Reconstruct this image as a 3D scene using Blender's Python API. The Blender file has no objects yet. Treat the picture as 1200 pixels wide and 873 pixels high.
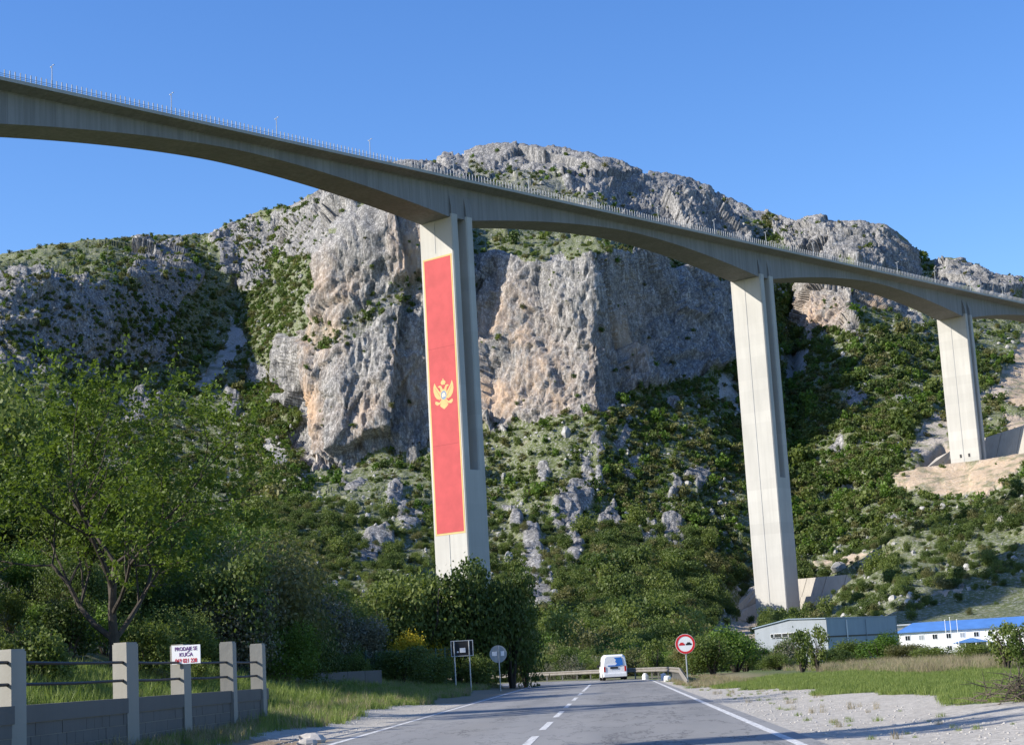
import bpy, math, random
import numpy as np
from mathutils import Matrix, Vector
random.seed(7); rng = np.random.default_rng(7)
R_ = math.radians
scene = bpy.context.scene
COL = scene.collection

# ---------------------------------------------------------------- camera
F, CX, CY = 2000.0, 600.0, 436.5            # photograph is 1200 x 873
CAM = np.array([0.0, 0.0, 1.2])
_v = np.array([(718 - CX) / F, -(777 - CY) / F, -1.0]); _v /= np.linalg.norm(_v)
_u = np.cross(np.array([1, 0.056, 0.0]), _v); _u /= np.linalg.norm(_u)
if _u[1] < 0: _u = -_u
RW = np.array([np.cross(_v, _u), _v, _u])   # camera axes -> world axes (road runs along +Y)
cd = bpy.data.cameras.new('camera'); cam = bpy.data.objects.new('camera', cd); COL.objects.link(cam)
cam.matrix_world = Matrix.Translation(Vector(CAM)) @ Matrix(RW.tolist()).to_4x4()
cd.sensor_width = 36; cd.lens = 36 * F / 1200; cd.clip_start = 0.2; cd.clip_end = 20000
scene.camera = cam

# ---------------------------------------------------------------- sky, sun, exposure
SUN_EL, SUN_AZ = 30.0, 73.0                 # azimuth: from behind the camera (-Y) towards the left (-X)
to_sun = Vector((-math.sin(R_(SUN_AZ)) * math.cos(R_(SUN_EL)), -math.cos(R_(SUN_AZ)) * math.cos(R_(SUN_EL)), math.sin(R_(SUN_EL))))
world = bpy.data.worlds.new('World'); scene.world = world; world.use_nodes = True
wn = world.node_tree.nodes; wl = world.node_tree.links
sky = wn.new('ShaderNodeTexSky'); sky.sky_type = 'NISHITA'; sky.sun_disc = False
sky.sun_elevation = R_(SUN_EL); sky.sun_rotation = math.atan2(to_sun.x, to_sun.y)
sky.air_density = 1.0; sky.dust_density = 0.5; sky.ozone_density = 3.0; sky.altitude = 100
hs = wn.new('ShaderNodeHueSaturation'); hs.inputs['Saturation'].default_value = 1.26; hs.inputs['Hue'].default_value = .512
wl.new(sky.outputs[0], hs.inputs['Color']); wl.new(hs.outputs[0], wn['Background'].inputs[0]); wn['Background'].inputs[1].default_value = 0.14
sd = bpy.data.lights.new('sun', 'SUN'); sd.energy = 5.0; sd.angle = R_(0.53); sd.color = (1.0, 0.93, 0.82)
sun = bpy.data.objects.new('sun', sd); COL.objects.link(sun)
sun.rotation_euler = to_sun.to_track_quat('Z', 'Y').to_euler(); sun.location = (-60, -40, 120)
vs = scene.view_settings; vs.view_transform = 'Standard'; vs.look = 'None'; vs.gamma = 1.0; vs.exposure = 0.68; vs.use_curve_mapping = False
scene.render.engine = 'CYCLES'
try: scene.cycles.max_bounces = 6; scene.cycles.transparent_max_bounces = 6
except Exception: pass

# ---------------------------------------------------------------- helpers
def ray(x, y):
    d = RW @ np.array([(x - CX) / F, -(y - CY) / F, -1.0]); return d
def at(x, y, D):                            # point seen at pixel (x, y) at road depth D
    d = ray(x, y); return CAM + d / d[1] * D
def rays(x, y):
    c = np.stack([(x - CX) / F, -(y - CY) / F, -np.ones_like(x)]); d = np.tensordot(RW, c, 1); return d / d[1]
def onground(x, D, z=0.0):                  # pixel column x, depth D, at height z
    y = 780.0
    for _ in range(4):
        p = at(x, y, D); y += (p[2] - z) * F / D
    p = at(x, y, D); return (p[0], D, z)

_perm = np.random.default_rng(3).permutation(512); _perm = np.concatenate([_perm, _perm, _perm])
_g = np.random.default_rng(4).normal(size=(512, 3)); _g /= np.linalg.norm(_g, axis=1)[:, None]
def noise3(P):
    i = np.floor(P).astype(np.int64); f = P - i; i &= 511
    u = f * f * f * (f * (f * 6 - 15) + 10); out = 0
    for dx in (0, 1):
        for dy in (0, 1):
            for dz in (0, 1):
                h = _perm[_perm[_perm[(i[..., 0] + dx) & 511] + ((i[..., 1] + dy) & 511)] + ((i[..., 2] + dz) & 511)] & 511
                g = _g[h]; d = f - np.array([dx, dy, dz])
                w = (u[..., 0] if dx else 1 - u[..., 0]) * (u[..., 1] if dy else 1 - u[..., 1]) * (u[..., 2] if dz else 1 - u[..., 2])
                out = out + w * (g * d).sum(-1)
    return out * 1.5
def fbm(P, octs=4, lac=2.03, gain=0.5):
    a, s = 1.0, 0; q = P
    for k in range(octs): s = s + a * noise3(q + 17.3 * k); a *= gain; q = q * lac
    return s
def facets(P, seed, tilt=.55):                 # faceted blocks: every Voronoi cell carries its own tilted plane
    i0 = np.floor(P).astype(np.int64); best = np.full(P.shape[:-1], 9e9); val = np.zeros(P.shape[:-1])
    for dx in (-1, 0, 1):
        for dy in (-1, 0, 1):
            for dz in (-1, 0, 1):
                c = i0 + np.array([dx, dy, dz]); h = _perm[_perm[_perm[(c[..., 0] + seed) & 511] + (c[..., 1] & 511)] + (c[..., 2] & 511)] & 511
                o = c + .5 + .42 * _g[h]; q = P - o; dd_ = (q * q).sum(-1); v = (h / 511. - .5) + tilt * (q * _g[(h * 7 + 3) & 511]).sum(-1) * 2
                m = dd_ < best; best = np.where(m, dd_, best); val = np.where(m, v, val)
    return val
def smooth(x, a, b):
    t = np.clip((x - a) / (b - a), 0, 1); return t * t * (3 - 2 * t)

def mesh_from(name, V, Fc):
    me = bpy.data.meshes.new(name); V = np.asarray(V, float)
    if isinstance(Fc, np.ndarray):
        n, k = Fc.shape
        me.vertices.add(len(V)); me.vertices.foreach_set('co', V.ravel())
        me.loops.add(n * k); me.loops.foreach_set('vertex_index', Fc.ravel().astype(np.int32))
        me.polygons.add(n); me.polygons.foreach_set('loop_start', (np.arange(n) * k).astype(np.int32))
        me.update(calc_edges=True); me.validate()
    else:
        me.from_pydata(V.tolist(), [], Fc); me.update()
    return me

class MB:
    def __init__(s): s.v = []; s.f = []; s.mi = []; s.cm = 0
    def add(s, vs, fs):
        b = len(s.v); s.v += [tuple(map(float, p)) for p in vs]; s.f += [tuple(i + b for i in f) for f in fs]; s.mi += [s.cm] * len(fs); return s
    def box(s, c, d, rz=0.0, taper=1.0):
        x, y, z = d[0] / 2, d[1] / 2, d[2] / 2; ca, sa = math.cos(rz), math.sin(rz); vs = []
        for k in (-1, 1):
            t = taper if k > 0 else 1
            for a, b in ((-1, -1), (1, -1), (1, 1), (-1, 1)):
                px, py = a * x * t, b * y * t; vs.append((c[0] + px * ca - py * sa, c[1] + px * sa + py * ca, c[2] + k * z))
        return s.add(vs, [(3, 2, 1, 0), (4, 5, 6, 7), (0, 1, 5, 4), (1, 2, 6, 5), (2, 3, 7, 6), (3, 0, 4, 7)])
    def tube(s, pts, rs, n=8, cap=True):
        P = [Vector(p) for p in pts]; rs = [rs] * len(P) if isinstance(rs, (int, float)) else rs; vs = []; fs = []
        for i, p in enumerate(P):
            d = (P[min(i + 1, len(P) - 1)] - P[max(i - 1, 0)]).normalized()
            a = d.orthogonal().normalized() if abs(d.z) > .9 else d.cross(Vector((0, 0, 1))).normalized()
            if i and a.dot(pa) < 0: a = -a
            pa = a; b = d.cross(a)
            for k in range(n):
                t = 2 * math.pi * k / n; vs.append(p + (a * math.cos(t) + b * math.sin(t)) * rs[i])
        for i in range(len(P) - 1):
            for k in range(n): fs.append((i * n + k, i * n + (k + 1) % n, (i + 1) * n + (k + 1) % n, (i + 1) * n + k))
        if cap: fs += [tuple(range(n - 1, -1, -1)), tuple(range((len(P) - 1) * n, len(P) * n))]
        return s.add(vs, fs)
    def loft(s, rings, cap=True):
        n = len(rings[0]); vs = [p for r in rings for p in r]; fs = []
        for i in range(len(rings) - 1):
            for k in range(n): fs.append((i * n + k, i * n + (k + 1) % n, (i + 1) * n + (k + 1) % n, (i + 1) * n + k))
        if cap: fs += [tuple(range(n - 1, -1, -1)), tuple(range((len(rings) - 1) * n, len(rings) * n))]
        return s.add(vs, fs)
    def plate(s, poly, o, ax, up, th):          # polygon in the plane (ax, up) at o, thickness th along the normal
        o, ax, up = Vector(o), Vector(ax), Vector(up); nn = ax.cross(up).normalized()
        f = [o + ax * p[0] + up * p[1] + nn * th for p in poly]; b = [o + ax * p[0] + up * p[1] for p in poly]; n = len(poly)
        return s.add(f + b, [tuple(range(n)), tuple(range(2 * n - 1, n - 1, -1))] + [(k, k + n, (k + 1) % n + n, (k + 1) % n) for k in range(n)])
    def mesh(s, name, mat, smooth_=False):
        me = mesh_from(name, s.v, s.f)
        for m in (mat if isinstance(mat, (list, tuple)) else [mat]): me.materials.append(m)
        if len(me.materials) > 1:
            for p, i in zip(me.polygons, s.mi): p.material_index = i
        if smooth_: me.polygons.foreach_set('use_smooth', [True] * len(me.polygons))
        return me
    def build(s, name, mat, parent=None, loc=None, world=False, smooth_=False):
        return link(name, s.mesh(name, mat, smooth_), parent, loc, world)
def link(name, me, parent=None, loc=None, world=False):
    o = bpy.data.objects.new(name, me); COL.objects.link(o); o.parent = parent
    if loc is not None: o.location = loc
    if world and parent: o.location = -parent.location
    return o
def tag(o, label=None, cat=None, group=None, kind=None):
    if label: o['label'] = label
    if cat: o['category'] = cat
    if group: o['group'] = group
    if kind: o['kind'] = kind
    return o
def thing(name, loc, label, cat, group=None, rz=0.0):
    o = bpy.data.objects.new(name, None); COL.objects.link(o); o.location = loc; o.rotation_euler = (0, 0, rz); o.empty_display_size = .3
    return tag(o, label, cat, group)
def setattr_f(me, name, arr, typ='FLOAT'):
    a = me.attributes.new(name, typ, 'POINT'); a.data.foreach_set({'FLOAT': 'value', 'INT': 'value', 'FLOAT_COLOR': 'color', 'FLOAT_VECTOR': 'vector'}[typ], np.ascontiguousarray(arr).ravel())

# ---------------------------------------------------------------- materials
class N:
    def __init__(s, name):
        s.m = bpy.data.materials.new(name); s.m.use_nodes = True; s.t = s.m.node_tree; s.b = s.t.nodes['Principled BSDF']; s.out = s.t.nodes['Material Output']
        s.b.inputs['Specular IOR Level'].default_value = 0.3
    def n(s, typ, **kw):
        o = s.t.nodes.new('ShaderNode' + typ)
        for k, v in kw.items():
            if k[0] == '_': o.inputs[k[1:].replace('_', ' ')].default_value = v
            else: setattr(o, k, v)
        return o
    def l(s, a, b): s.t.links.new(a, b)
    def pos(s, scale=(1, 1, 1), obj=False):
        g = s.n('TexCoord').outputs['Object'] if obj else s.n('NewGeometry').outputs['Position']
        m = s.n('Mapping'); m.inputs['Scale'].default_value = scale; s.l(g, m.inputs[0]); return m.outputs[0]
    def noise(s, vec, scale, detail=4, rough=.55):
        t = s.n('TexNoise', _Scale=scale, _Detail=detail, _Roughness=rough); s.l(vec, t.inputs['Vector']); return t.outputs['Fac']
    def ramp(s, fac, stops):
        r = s.n('ValToRGB'); e = r.color_ramp.elements
        while len(e) < len(stops): e.new(.5)
        for el, (p, c) in zip(e, stops):
            el.position = p; el.color = (*c, 1) if len(c) == 3 else c
        s.l(fac, r.inputs[0]); return r.outputs[0]
    def val(s, fac, a, b, to0=0., to1=1.):
        r = s.n('MapRange'); r.inputs[1].default_value = a; r.inputs[2].default_value = b; r.inputs[3].default_value = to0; r.inputs[4].default_value = to1; s.l(fac, r.inputs[0]); return r.outputs[0]
    def mix(s, fac, a, b, mode='MIX'):
        m = s.n('MixRGB', blend_type=mode)
        for i, x in ((0, fac), (1, a), (2, b)):
            if isinstance(x, (int, float)): m.inputs[i].default_value = x
            elif isinstance(x, tuple): m.inputs[i].default_value = (*x, 1)
            else: s.l(x, m.inputs[i])
        return m.outputs[0]
    def math(s, op, a, b=0.):
        m = s.n('Math', operation=op)
        for i, x in ((0, a), (1, b)):
            if isinstance(x, (int, float)): m.inputs[i].default_value = x
            else: s.l(x, m.inputs[i])
        return m.outputs[0]
    def bump(s, h, strength, dist):
        b = s.n('Bump'); b.inputs['Strength'].default_value = strength; b.inputs['Distance'].default_value = dist; s.l(h, b.inputs['Height']); s.l(b.outputs[0], s.b.inputs['Normal'])
    def base(s, c):
        if isinstance(c, tuple): s.b.inputs['Base Color'].default_value = (*c, 1)
        else: s.l(c, s.b.inputs['Base Color'])
        return s
    def rough(s, r): s.b.inputs['Roughness'].default_value = r; return s

def plain(name, c, rough=.6, var=.25, scale=6., metal=0., bump=0., spec=None):
    k = N(name); p = k.pos(obj=True); f = k.noise(p, scale, 5, .6)
    k.base(k.ramp(f, [(.3, tuple(x * (1 - var) for x in c)), (.7, tuple(min(1, x * (1 + var)) for x in c))])).rough(rough)
    k.b.inputs['Metallic'].default_value = metal
    if bump: k.bump(f, .5, bump)
    if spec is not None: k.b.inputs['Specular IOR Level'].default_value = spec
    return k.m
def concrete(name, c, streak=.25, lift=None):
    k = N(name); big = k.noise(k.pos((.12, .12, .05)), 1, 4); fine = k.noise(k.pos(), 1.7, 6, .65); st = k.noise(k.pos((.9, .9, .03)), 1, 4, .6)
    col = k.ramp(big, [(.3, tuple(x * .86 for x in c)), (.7, tuple(x * 1.07 for x in c))])
    col = k.mix(k.val(st, .42, .66, 0, streak), col, tuple(x * .62 for x in c))
    col = k.mix(k.val(fine, .3, .75, 0, .22), col, tuple(x * .78 for x in c))
    rnd = k.n('ObjectInfo').outputs['Random']
    col = k.mix(k.val(rnd, 0, 1, 0, .24), col, tuple(x * .6 for x in c))
    k.base(col).rough(.85); k.bump(fine, .35, .05); return k.m
def leafmat(name, c1, c2, trans=.28):
    k = N(name); r = k.n('ObjectInfo').outputs['Random']; f = k.noise(k.pos(), .9, 3); g = k.noise(k.pos(), 9., 2)
    x = k.math('ADD', k.math('MULTIPLY', r, .45), k.math('ADD', k.math('MULTIPLY', f, .55), k.math('MULTIPLY', g, .35)))
    col = k.ramp(x, [(.35, c1), (.95, c2)])
    k.base(col).rough(.55); k.b.inputs['Specular IOR Level'].default_value = .25
    t = k.n('BsdfTranslucent'); k.l(k.mix(1., col, (1.0, 1.05, .55), 'MULTIPLY'), t.inputs[0]); ms = k.n('MixShader'); ms.inputs[0].default_value = trans
    k.l(k.b.outputs[0], ms.inputs[1]); k.l(t.outputs[0], ms.inputs[2]); k.l(ms.outputs[0], k.out.inputs[0]); return k.m

M = {}
M['leaf_mid'] = leafmat('leaf_mid', (.066, .105, .022), (.170, .210, .056), .4)
M['leaf_dark'] = leafmat('leaf_dark', (.045, .078, .018), (.112, .152, .040), .36)
M['leaf_olive'] = leafmat('leaf_olive', (.085, .092, .034), (.19, .185, .075), .35)
M['leaf_bright'] = leafmat('leaf_bright', (.060, .120, .016), (.130, .210, .034), .36)
M['leaf_tree'] = leafmat('leaf_tree', (.055, .095, .014), (.135, .19, .032), .42)
M['leaf_grey'] = leafmat('leaf_grey', (.085, .090, .060), (.180, .180, .125), .15)
M['flower'] = leafmat('flower', (.30, .24, .012), (.52, .42, .03), .2)
M['bark'] = plain('bark', (.060, .050, .040), .9, .4, 5, bump=.02)
M['bark_pale'] = plain('bark_pale', (.17, .145, .115), .9, .45, 4, bump=.02)
M['twig'] = plain('twig', (.105, .085, .065), .9, .35, 4)
M['grass'] = leafmat('grass', (.120, .180, .040), (.240, .290, .085), .4)
M['grass_dry'] = leafmat('grass_dry', (.23, .19, .125), (.38, .32, .215), .35)
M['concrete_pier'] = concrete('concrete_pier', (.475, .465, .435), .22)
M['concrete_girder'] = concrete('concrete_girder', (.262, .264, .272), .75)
M['concrete_deck'] = concrete('concrete_deck', (.42, .41, .38), .25)
M['shotcrete'] = concrete('shotcrete', (.44, .41, .36), .4)
M['wall_block'] = concrete('wall_block', (.138, .133, .125), .4)
M['wall_post'] = concrete('wall_post', (.31, .30, .265), .4)
M['galv'] = plain('galv', (.42, .44, .46), .45, .12, 3, metal=.6)
M['barrier_post'] = plain('barrier_post', (.28, .295, .315), .6, .1, 3)
M['rail_rust'] = plain('rail_rust', (.22, .205, .18), .6, .25, 2, metal=.2)
M['white_paint'] = plain('white_paint', (.80, .80, .79), .35, .03, 2)
M['van_white'] = plain('van_white', (.78, .79, .80), .22, .02, 1, spec=.6)
M['black'] = plain('black', (.018, .018, .02), .5, .2, 6)
M['rubber'] = plain('rubber', (.022, .022, .022), .85, .2, 8)
M['glass_dark'] = plain('glass_dark', (.02, .026, .032), .08, .1, 2, spec=.8)
M['red_lamp'] = plain('red_lamp', (.45, .02, .02), .25, .1, 5)
M['sign_red'] = plain('sign_red', (.60, .025, .03), .4, .06, 3)
M['sign_white'] = plain('sign_white', (.80, .80, .80), .4, .04, 3)
M['sign_black'] = plain('sign_black', (.02, .02, .022), .5, .1, 3)
M['sign_back'] = plain('sign_back', (.34, .36, .37), .5, .12, 3, metal=.5)
M['purple'] = plain('purple', (.16, .05, .20), .6, .05, 3)
M['blue_print'] = plain('blue_print', (.03, .17, .55), .35, .1, 3)
M['flag_red'] = plain('flag_red', (.41, .064, .068), .75, .12, .22)
M['flag_gold'] = plain('flag_gold', (.50, .36, .15), .7, .08, .5)
M['shield_blue'] = plain('shield_blue', (.16, .22, .33), .7, .2, 1)
M['shield_pale'] = plain('shield_pale', (.62, .56, .40), .7, .1, 1)
M['stone'] = plain('stone', (.40, .38, .35), .9, .3, 3, bump=.03)
M['roof_blue'] = plain('roof_blue', (.07, .18, .44), .5, .12, .4)
M['cabin_white'] = plain('cabin_white', (.76, .76, .74), .5, .04, .5)
M['cream'] = plain('cream', (.55, .50, .40), .7, .1, .5)
M['yellow'] = plain('yellow', (.62, .36, .03), .45, .1, 2)
M['fence_green'] = plain('fence_green', (.06, .12, .09), .5, .1, 2)

def m_cladding(name, c):
    k = N(name); w = k.n('TexWave', wave_type='BANDS', bands_direction='X', _Scale=.9, _Distortion=.0); k.l(k.pos(obj=True), w.inputs[0])
    f = k.noise(k.pos((1, 1, .25)), .8, 5)
    k.base(k.ramp(f, [(.3, tuple(x * .86 for x in c)), (.7, c)])).rough(.5); k.bump(w.outputs[1], .6, .05); return k.m
M['clad_light'] = m_cladding('clad_light', (.26, .29, .32)); M['clad_side'] = m_cladding('clad_side', (.24, .31, .38))

def m_asphalt():
    k = N('asphalt'); p = k.pos(); f = k.noise(p, 38, 4, .75); b = k.noise(k.pos((.6, .06, 1)), 1, 4); c = k.noise(p, .22, 3)
    col = k.ramp(f, [(.3, (.165, .163, .155)), (.72, (.285, .28, .265))])
    col = k.mix(k.val(b, .42, .68, 0, .55), col, (.115, .12, .122)); col = k.mix(k.val(c, .45, .7, 0, .35), col, (.25, .25, .245))
    cr = k.noise(k.pos((.5, .12, 1)), 1, 7, .7); col = k.mix(k.val(k.math('ABSOLUTE', k.math('SUBTRACT', cr, .5)), 0., .012, .8, 0.), col, (.04, .04, .04))
    wt = k.noise(k.pos((.55, .004, 1)), 1, 2, .4); col = k.mix(k.val(wt, .45, .6, 0, .35), col, (.30, .30, .295))
    k.base(col).rough(.8); k.bump(f, .5, .012); return k.m
M['asphalt'] = m_asphalt()
def m_marking():
    k = N('marking'); f = k.noise(k.pos(), 9, 6, .7); k.base(k.ramp(f, [(.38, (.26, .26, .255)), (.55, (.66, .66, .64))])).rough(.7); return k.m
M['marking'] = m_marking()
def m_ground():                             # masks: R gravel, G dry earth, B lush
    k = N('ground'); a = k.n('Attribute', attribute_name='mask'); s = k.n('SeparateColor'); k.l(a.outputs['Color'], s.inputs[0]); p = k.pos()
    f1 = k.noise(p, .7, 5, .6); f2 = k.noise(p, 14, 5, .7); v = k.n('TexVoronoi', _Scale=11.); k.l(p, v.inputs['Vector'])
    soil = k.ramp(f1, [(.3, (.075, .085, .035)), (.6, (.115, .115, .055)), (.8, (.17, .145, .09))])
    grass = k.ramp(f2, [(.3, (.06, .095, .022)), (.75, (.125, .15, .045))])
    grav = k.ramp(v.outputs['Color'], [(.1, (.31, .29, .25)), (.9, (.49, .46, .405))]); grav = k.mix(k.val(f1, .4, .75, 0, .4), grav, (.30, .275, .235))
    col = k.mix(s.outputs[2], soil, grass); col = k.mix(k.val(s.outputs[1], .25, .75), col, k.ramp(f2, [(.3, (.20, .145, .085)), (.7, (.31, .245, .165))]))
    col = k.mix(k.val(k.math('ADD', s.outputs[0], k.math('MULTIPLY', k.math('SUBTRACT', f2, .5), .5)), .35, .6), col, grav)
    k.base(col).rough(.95); k.bump(f2, .6, .05); return k.m
M['ground'] = m_ground()
def m_rock():                               # masks: R rock, G earth/scree, B ochre stain
    k = N('mountain_rock'); a = k.n('Attribute', attribute_name='mask'); s = k.n('SeparateColor'); k.l(a.outputs['Color'], s.inputs[0]); p = k.pos()
    f1 = k.noise(k.pos((.05, .05, .022)), 1, 6, .62); f2 = k.noise(k.pos((.5, .5, .16)), 1, 6, .68); f3 = k.noise(p, .11, 5, .6); fb = k.noise(p, .9, 5, .7)
    rock = k.ramp(f1, [(.28, (.27, .265, .258)), (.5, (.39, .382, .37)), (.72, (.50, .487, .465))])
    rock = k.mix(k.val(f2, .46, .66, 0, .6), rock, (.15, .15, .148)); 
    for sc_, w_, am in (((.16, .16, .035),   .05, .9), ((.5, .5, .11), .075, .8), ((.09, .09, .16), .03, .6)):
        ck = k.noise(k.pos(sc_), 1, 5, .6); rock = k.mix(k.val(k.math('ABSOLUTE', k.math('SUBTRACT', ck, .5)), 0., w_, am, 0.), rock, (.085, .085, .085)); rock = k.mix(k.val(fb, .5, .75, 0, .35), rock, (.52, .50, .47))
    f4 = k.noise(k.pos((1.1, 1.1, .45)), 1, 6, .75); rock = k.mix(k.val(f4, .49, .60, 0, .72), rock, (.11, .11, .108)); rock = k.mix(k.val(f4, .44, .34, 0, .45), rock, (.58, .565, .54))
    stain = k.ramp(f2, [(.3, (.52, .33, .19)), (.7, (.60, .43, .29))]); sf = k.math('MULTIPLY', s.outputs[2], k.val(f1, .36, .60))
    rock = k.mix(k.math('MINIMUM', sf, .8), rock, stain)
    soil = k.ramp(f3, [(.3, (.070, .092, .030)), (.55, (.110, .132, .048)), (.78, (.19, .185, .105))])
    soil = k.mix(k.val(fb, .50, .60, 0, .75), soil, (.34, .33, .30))
    earth = k.ramp(f2, [(.3, (.40, .29, .19)), (.7, (.52, .43, .33))])
    col = k.mix(k.val(k.math('ADD', s.outputs[0], k.math('MULTIPLY', k.math('SUBTRACT', fb, .5), .55)), .38, .58), soil, rock)
    scree = k.mix(s.outputs[2], k.ramp(fb, [(.35, (.26, .25, .235)), (.65, (.46, .445, .42))]), earth); scree = k.mix(k.val(f3, .5, .62, 0, .8), scree, soil)
    col = k.mix(k.val(s.outputs[1], .3, .6), col, scree)
    k.base(col).rough(.95); k.bump(k.math('ADD', f2, k.math('MULTIPLY', fb, .6)), .9, 1.1); return k.m
M['rock'] = m_rock()

# ---------------------------------------------------------------- road line
RC, TH = 76.0, R_(42)
def road_x(Y):                              # centre line X as a function of Y
    Y = np.asarray(Y, float); t = np.arcsin(np.clip((Y - 108) / RC, 0, math.sin(TH)))
    return -1.45 - RC * (1 - np.cos(t)) - np.clip(Y - 108 - RC * math.sin(TH), 0, None) * math.tan(TH)
def road_c(Y):
    t = np.arcsin(np.clip((np.asarray(Y, float) - 108) / RC, 0, math.sin(TH))); return np.cos(t), np.sin(t)
HW = 3.95
def ground_h(X, Y):
    c, _ = road_c(Y); d = (road_x(Y) - X) * c; dl = d - HW
    t = dl - 5.5; hill = .42 * (np.where(t > 20, t, np.log1p(np.exp(np.clip(t, -30, 20) / 1.6)) * 1.6))
    hill = 30 * (1 - np.exp(-hill / 30)) * 1.15
    hill = hill * smooth(Y, -25, 25) * (1 - smooth(Y, 300, 430) * .8)
    P = np.stack([X * .06, Y * .06, np.zeros_like(X)], -1)
    und = noise3(P) * 1.6 * smooth(dl, 9, 30) + noise3(P * 6) * .06 * smooth(np.abs(d), 6, 12)
    dr = -d - HW
    right = -1.3 * smooth(dr, 5, 60) * smooth(Y, 100, 260) + .22 * smooth(dr, 1.2, 5.5) * (1 - smooth(Y, 110, 140))
    return hill + und + right + .12 * smooth(dl, .8, 3) - .03
# ---------------------------------------------------------------- ground sheet
def graded(lo, a, b, hi, st, far):
    return np.unique(np.concatenate([np.linspace(lo, a, far), np.arange(a, b, st), np.linspace(b, hi, far)]))
gx = np.unique(np.concatenate([graded(-7000, -130, 130, 7000, 3.0, 26), np.arange(-10, 10, .35)])); gy = np.unique(np.concatenate([graded(-4000, -30, 470, 9000, 3.0, 26), np.arange(15, 110, .8)]))
GX, GY = np.meshgrid(gx, gy, indexing='ij'); GZ = ground_h(GX, GY)
far_ = smooth(np.maximum(np.abs(GX) - 130, GY - 440), 0, 60); GZ = GZ * (1 - far_) - 8 * far_ * (smooth(GY, 380, 480)); GZ = np.where(np.abs(GX) > 2500, -8, GZ)
nx, ny = len(gx), len(gy); idx = np.arange(nx * ny).reshape(nx, ny)
gme = mesh_from('ground', np.stack([GX, GY, GZ], -1).reshape(-1, 3), np.stack([idx[:-1, :-1], idx[1:, :-1], idx[1:, 1:], idx[:-1, 1:]], -1).reshape(-1, 4))
c_, _ = road_c(GY); dd = (road_x(GY) - GX) * c_; dR = -dd - HW; dL = dd - HW
nz = noise3(np.stack([GX * .35, GY * .2, GX * 0], -1)) * 1.1
gw_ = np.clip(4.7 - .055 * (GY - 25), 1.2, 5.0); grav = (1 - smooth(dR + nz, gw_ - .4, gw_ + .5)) * (dR > -1) * (1 - smooth(GY, 70, 88)) + .8 * (1 - smooth(dR + nz * .5, .6, 1.2)) * (dR > -1) * smooth(GY, 70, 88)
gl = (1 - smooth(dL + nz, 1.7, 2.9)) * (dL > -1) * smooth(GY, 30, 40) * (1 - smooth(GY, 58, 74)); earth = (1 - smooth(dL + nz, 1.6, 2.6)) * (dL > -1)
mask = np.stack([np.clip(grav + gl, 0, 1), np.clip(earth * .8 + .55 * (1 - smooth(np.abs(dR - 4), 0, 4)) * smooth(GY, 72, 84), 0, 1), smooth(nz, -1, .5) * ((dR > 0) | (dL < 5)), np.ones_like(GX)], -1).reshape(-1, 4)
setattr_f(gme, 'mask', mask.astype(np.float32), 'FLOAT_COLOR'); gme.materials.append(M['ground']); gme.polygons.foreach_set('use_smooth', [True] * len(gme.polygons))
tag(link('ground', gme), kind='structure', label='grassy and gravelly ground beside the road')

# ---------------------------------------------------------------- road and markings
def strip(name, off0, off1, ys, z, mat, parent=None):
    ys = np.asarray(ys, float); x = road_x(ys); c, s = road_c(ys); V = []
    for o in (off0, off1): V.append(np.stack([x + o * c, ys + o * s, np.full_like(ys, z)], -1))
    n = len(ys); i = np.arange(n - 1); me = mesh_from(name, np.concatenate(V), np.stack([i, i + n, i + n + 1, i + 1], -1)); me.materials.append(mat)
    return link(name, me, parent)
road = tag(strip('road', -HW - .25, HW + .25, np.concatenate([np.linspace(-60, 105, 60), np.linspace(106, 330, 160)]), 0.0, M['asphalt']), 'two lane grey asphalt road with white markings', kind='structure')
strip('edge_line', -HW + .0, -HW + .14, np.linspace(-20, 200, 220), .004, M['marking'], road)
strip('edge_line', HW - .14, HW, np.linspace(-20, 200, 220), .004, M['marking'], road)
for y0, y1 in [(18, 21.5), (25.2, 31), (33.9, 38.5), (41.8, 47), (50.5, 56), (60.5, 66), (70.5, 76.5), (80, 108)]:
    strip('centre_dash', -.07, .07, np.linspace(y0, y1, 24), .004, M['marking'], road)

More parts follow.
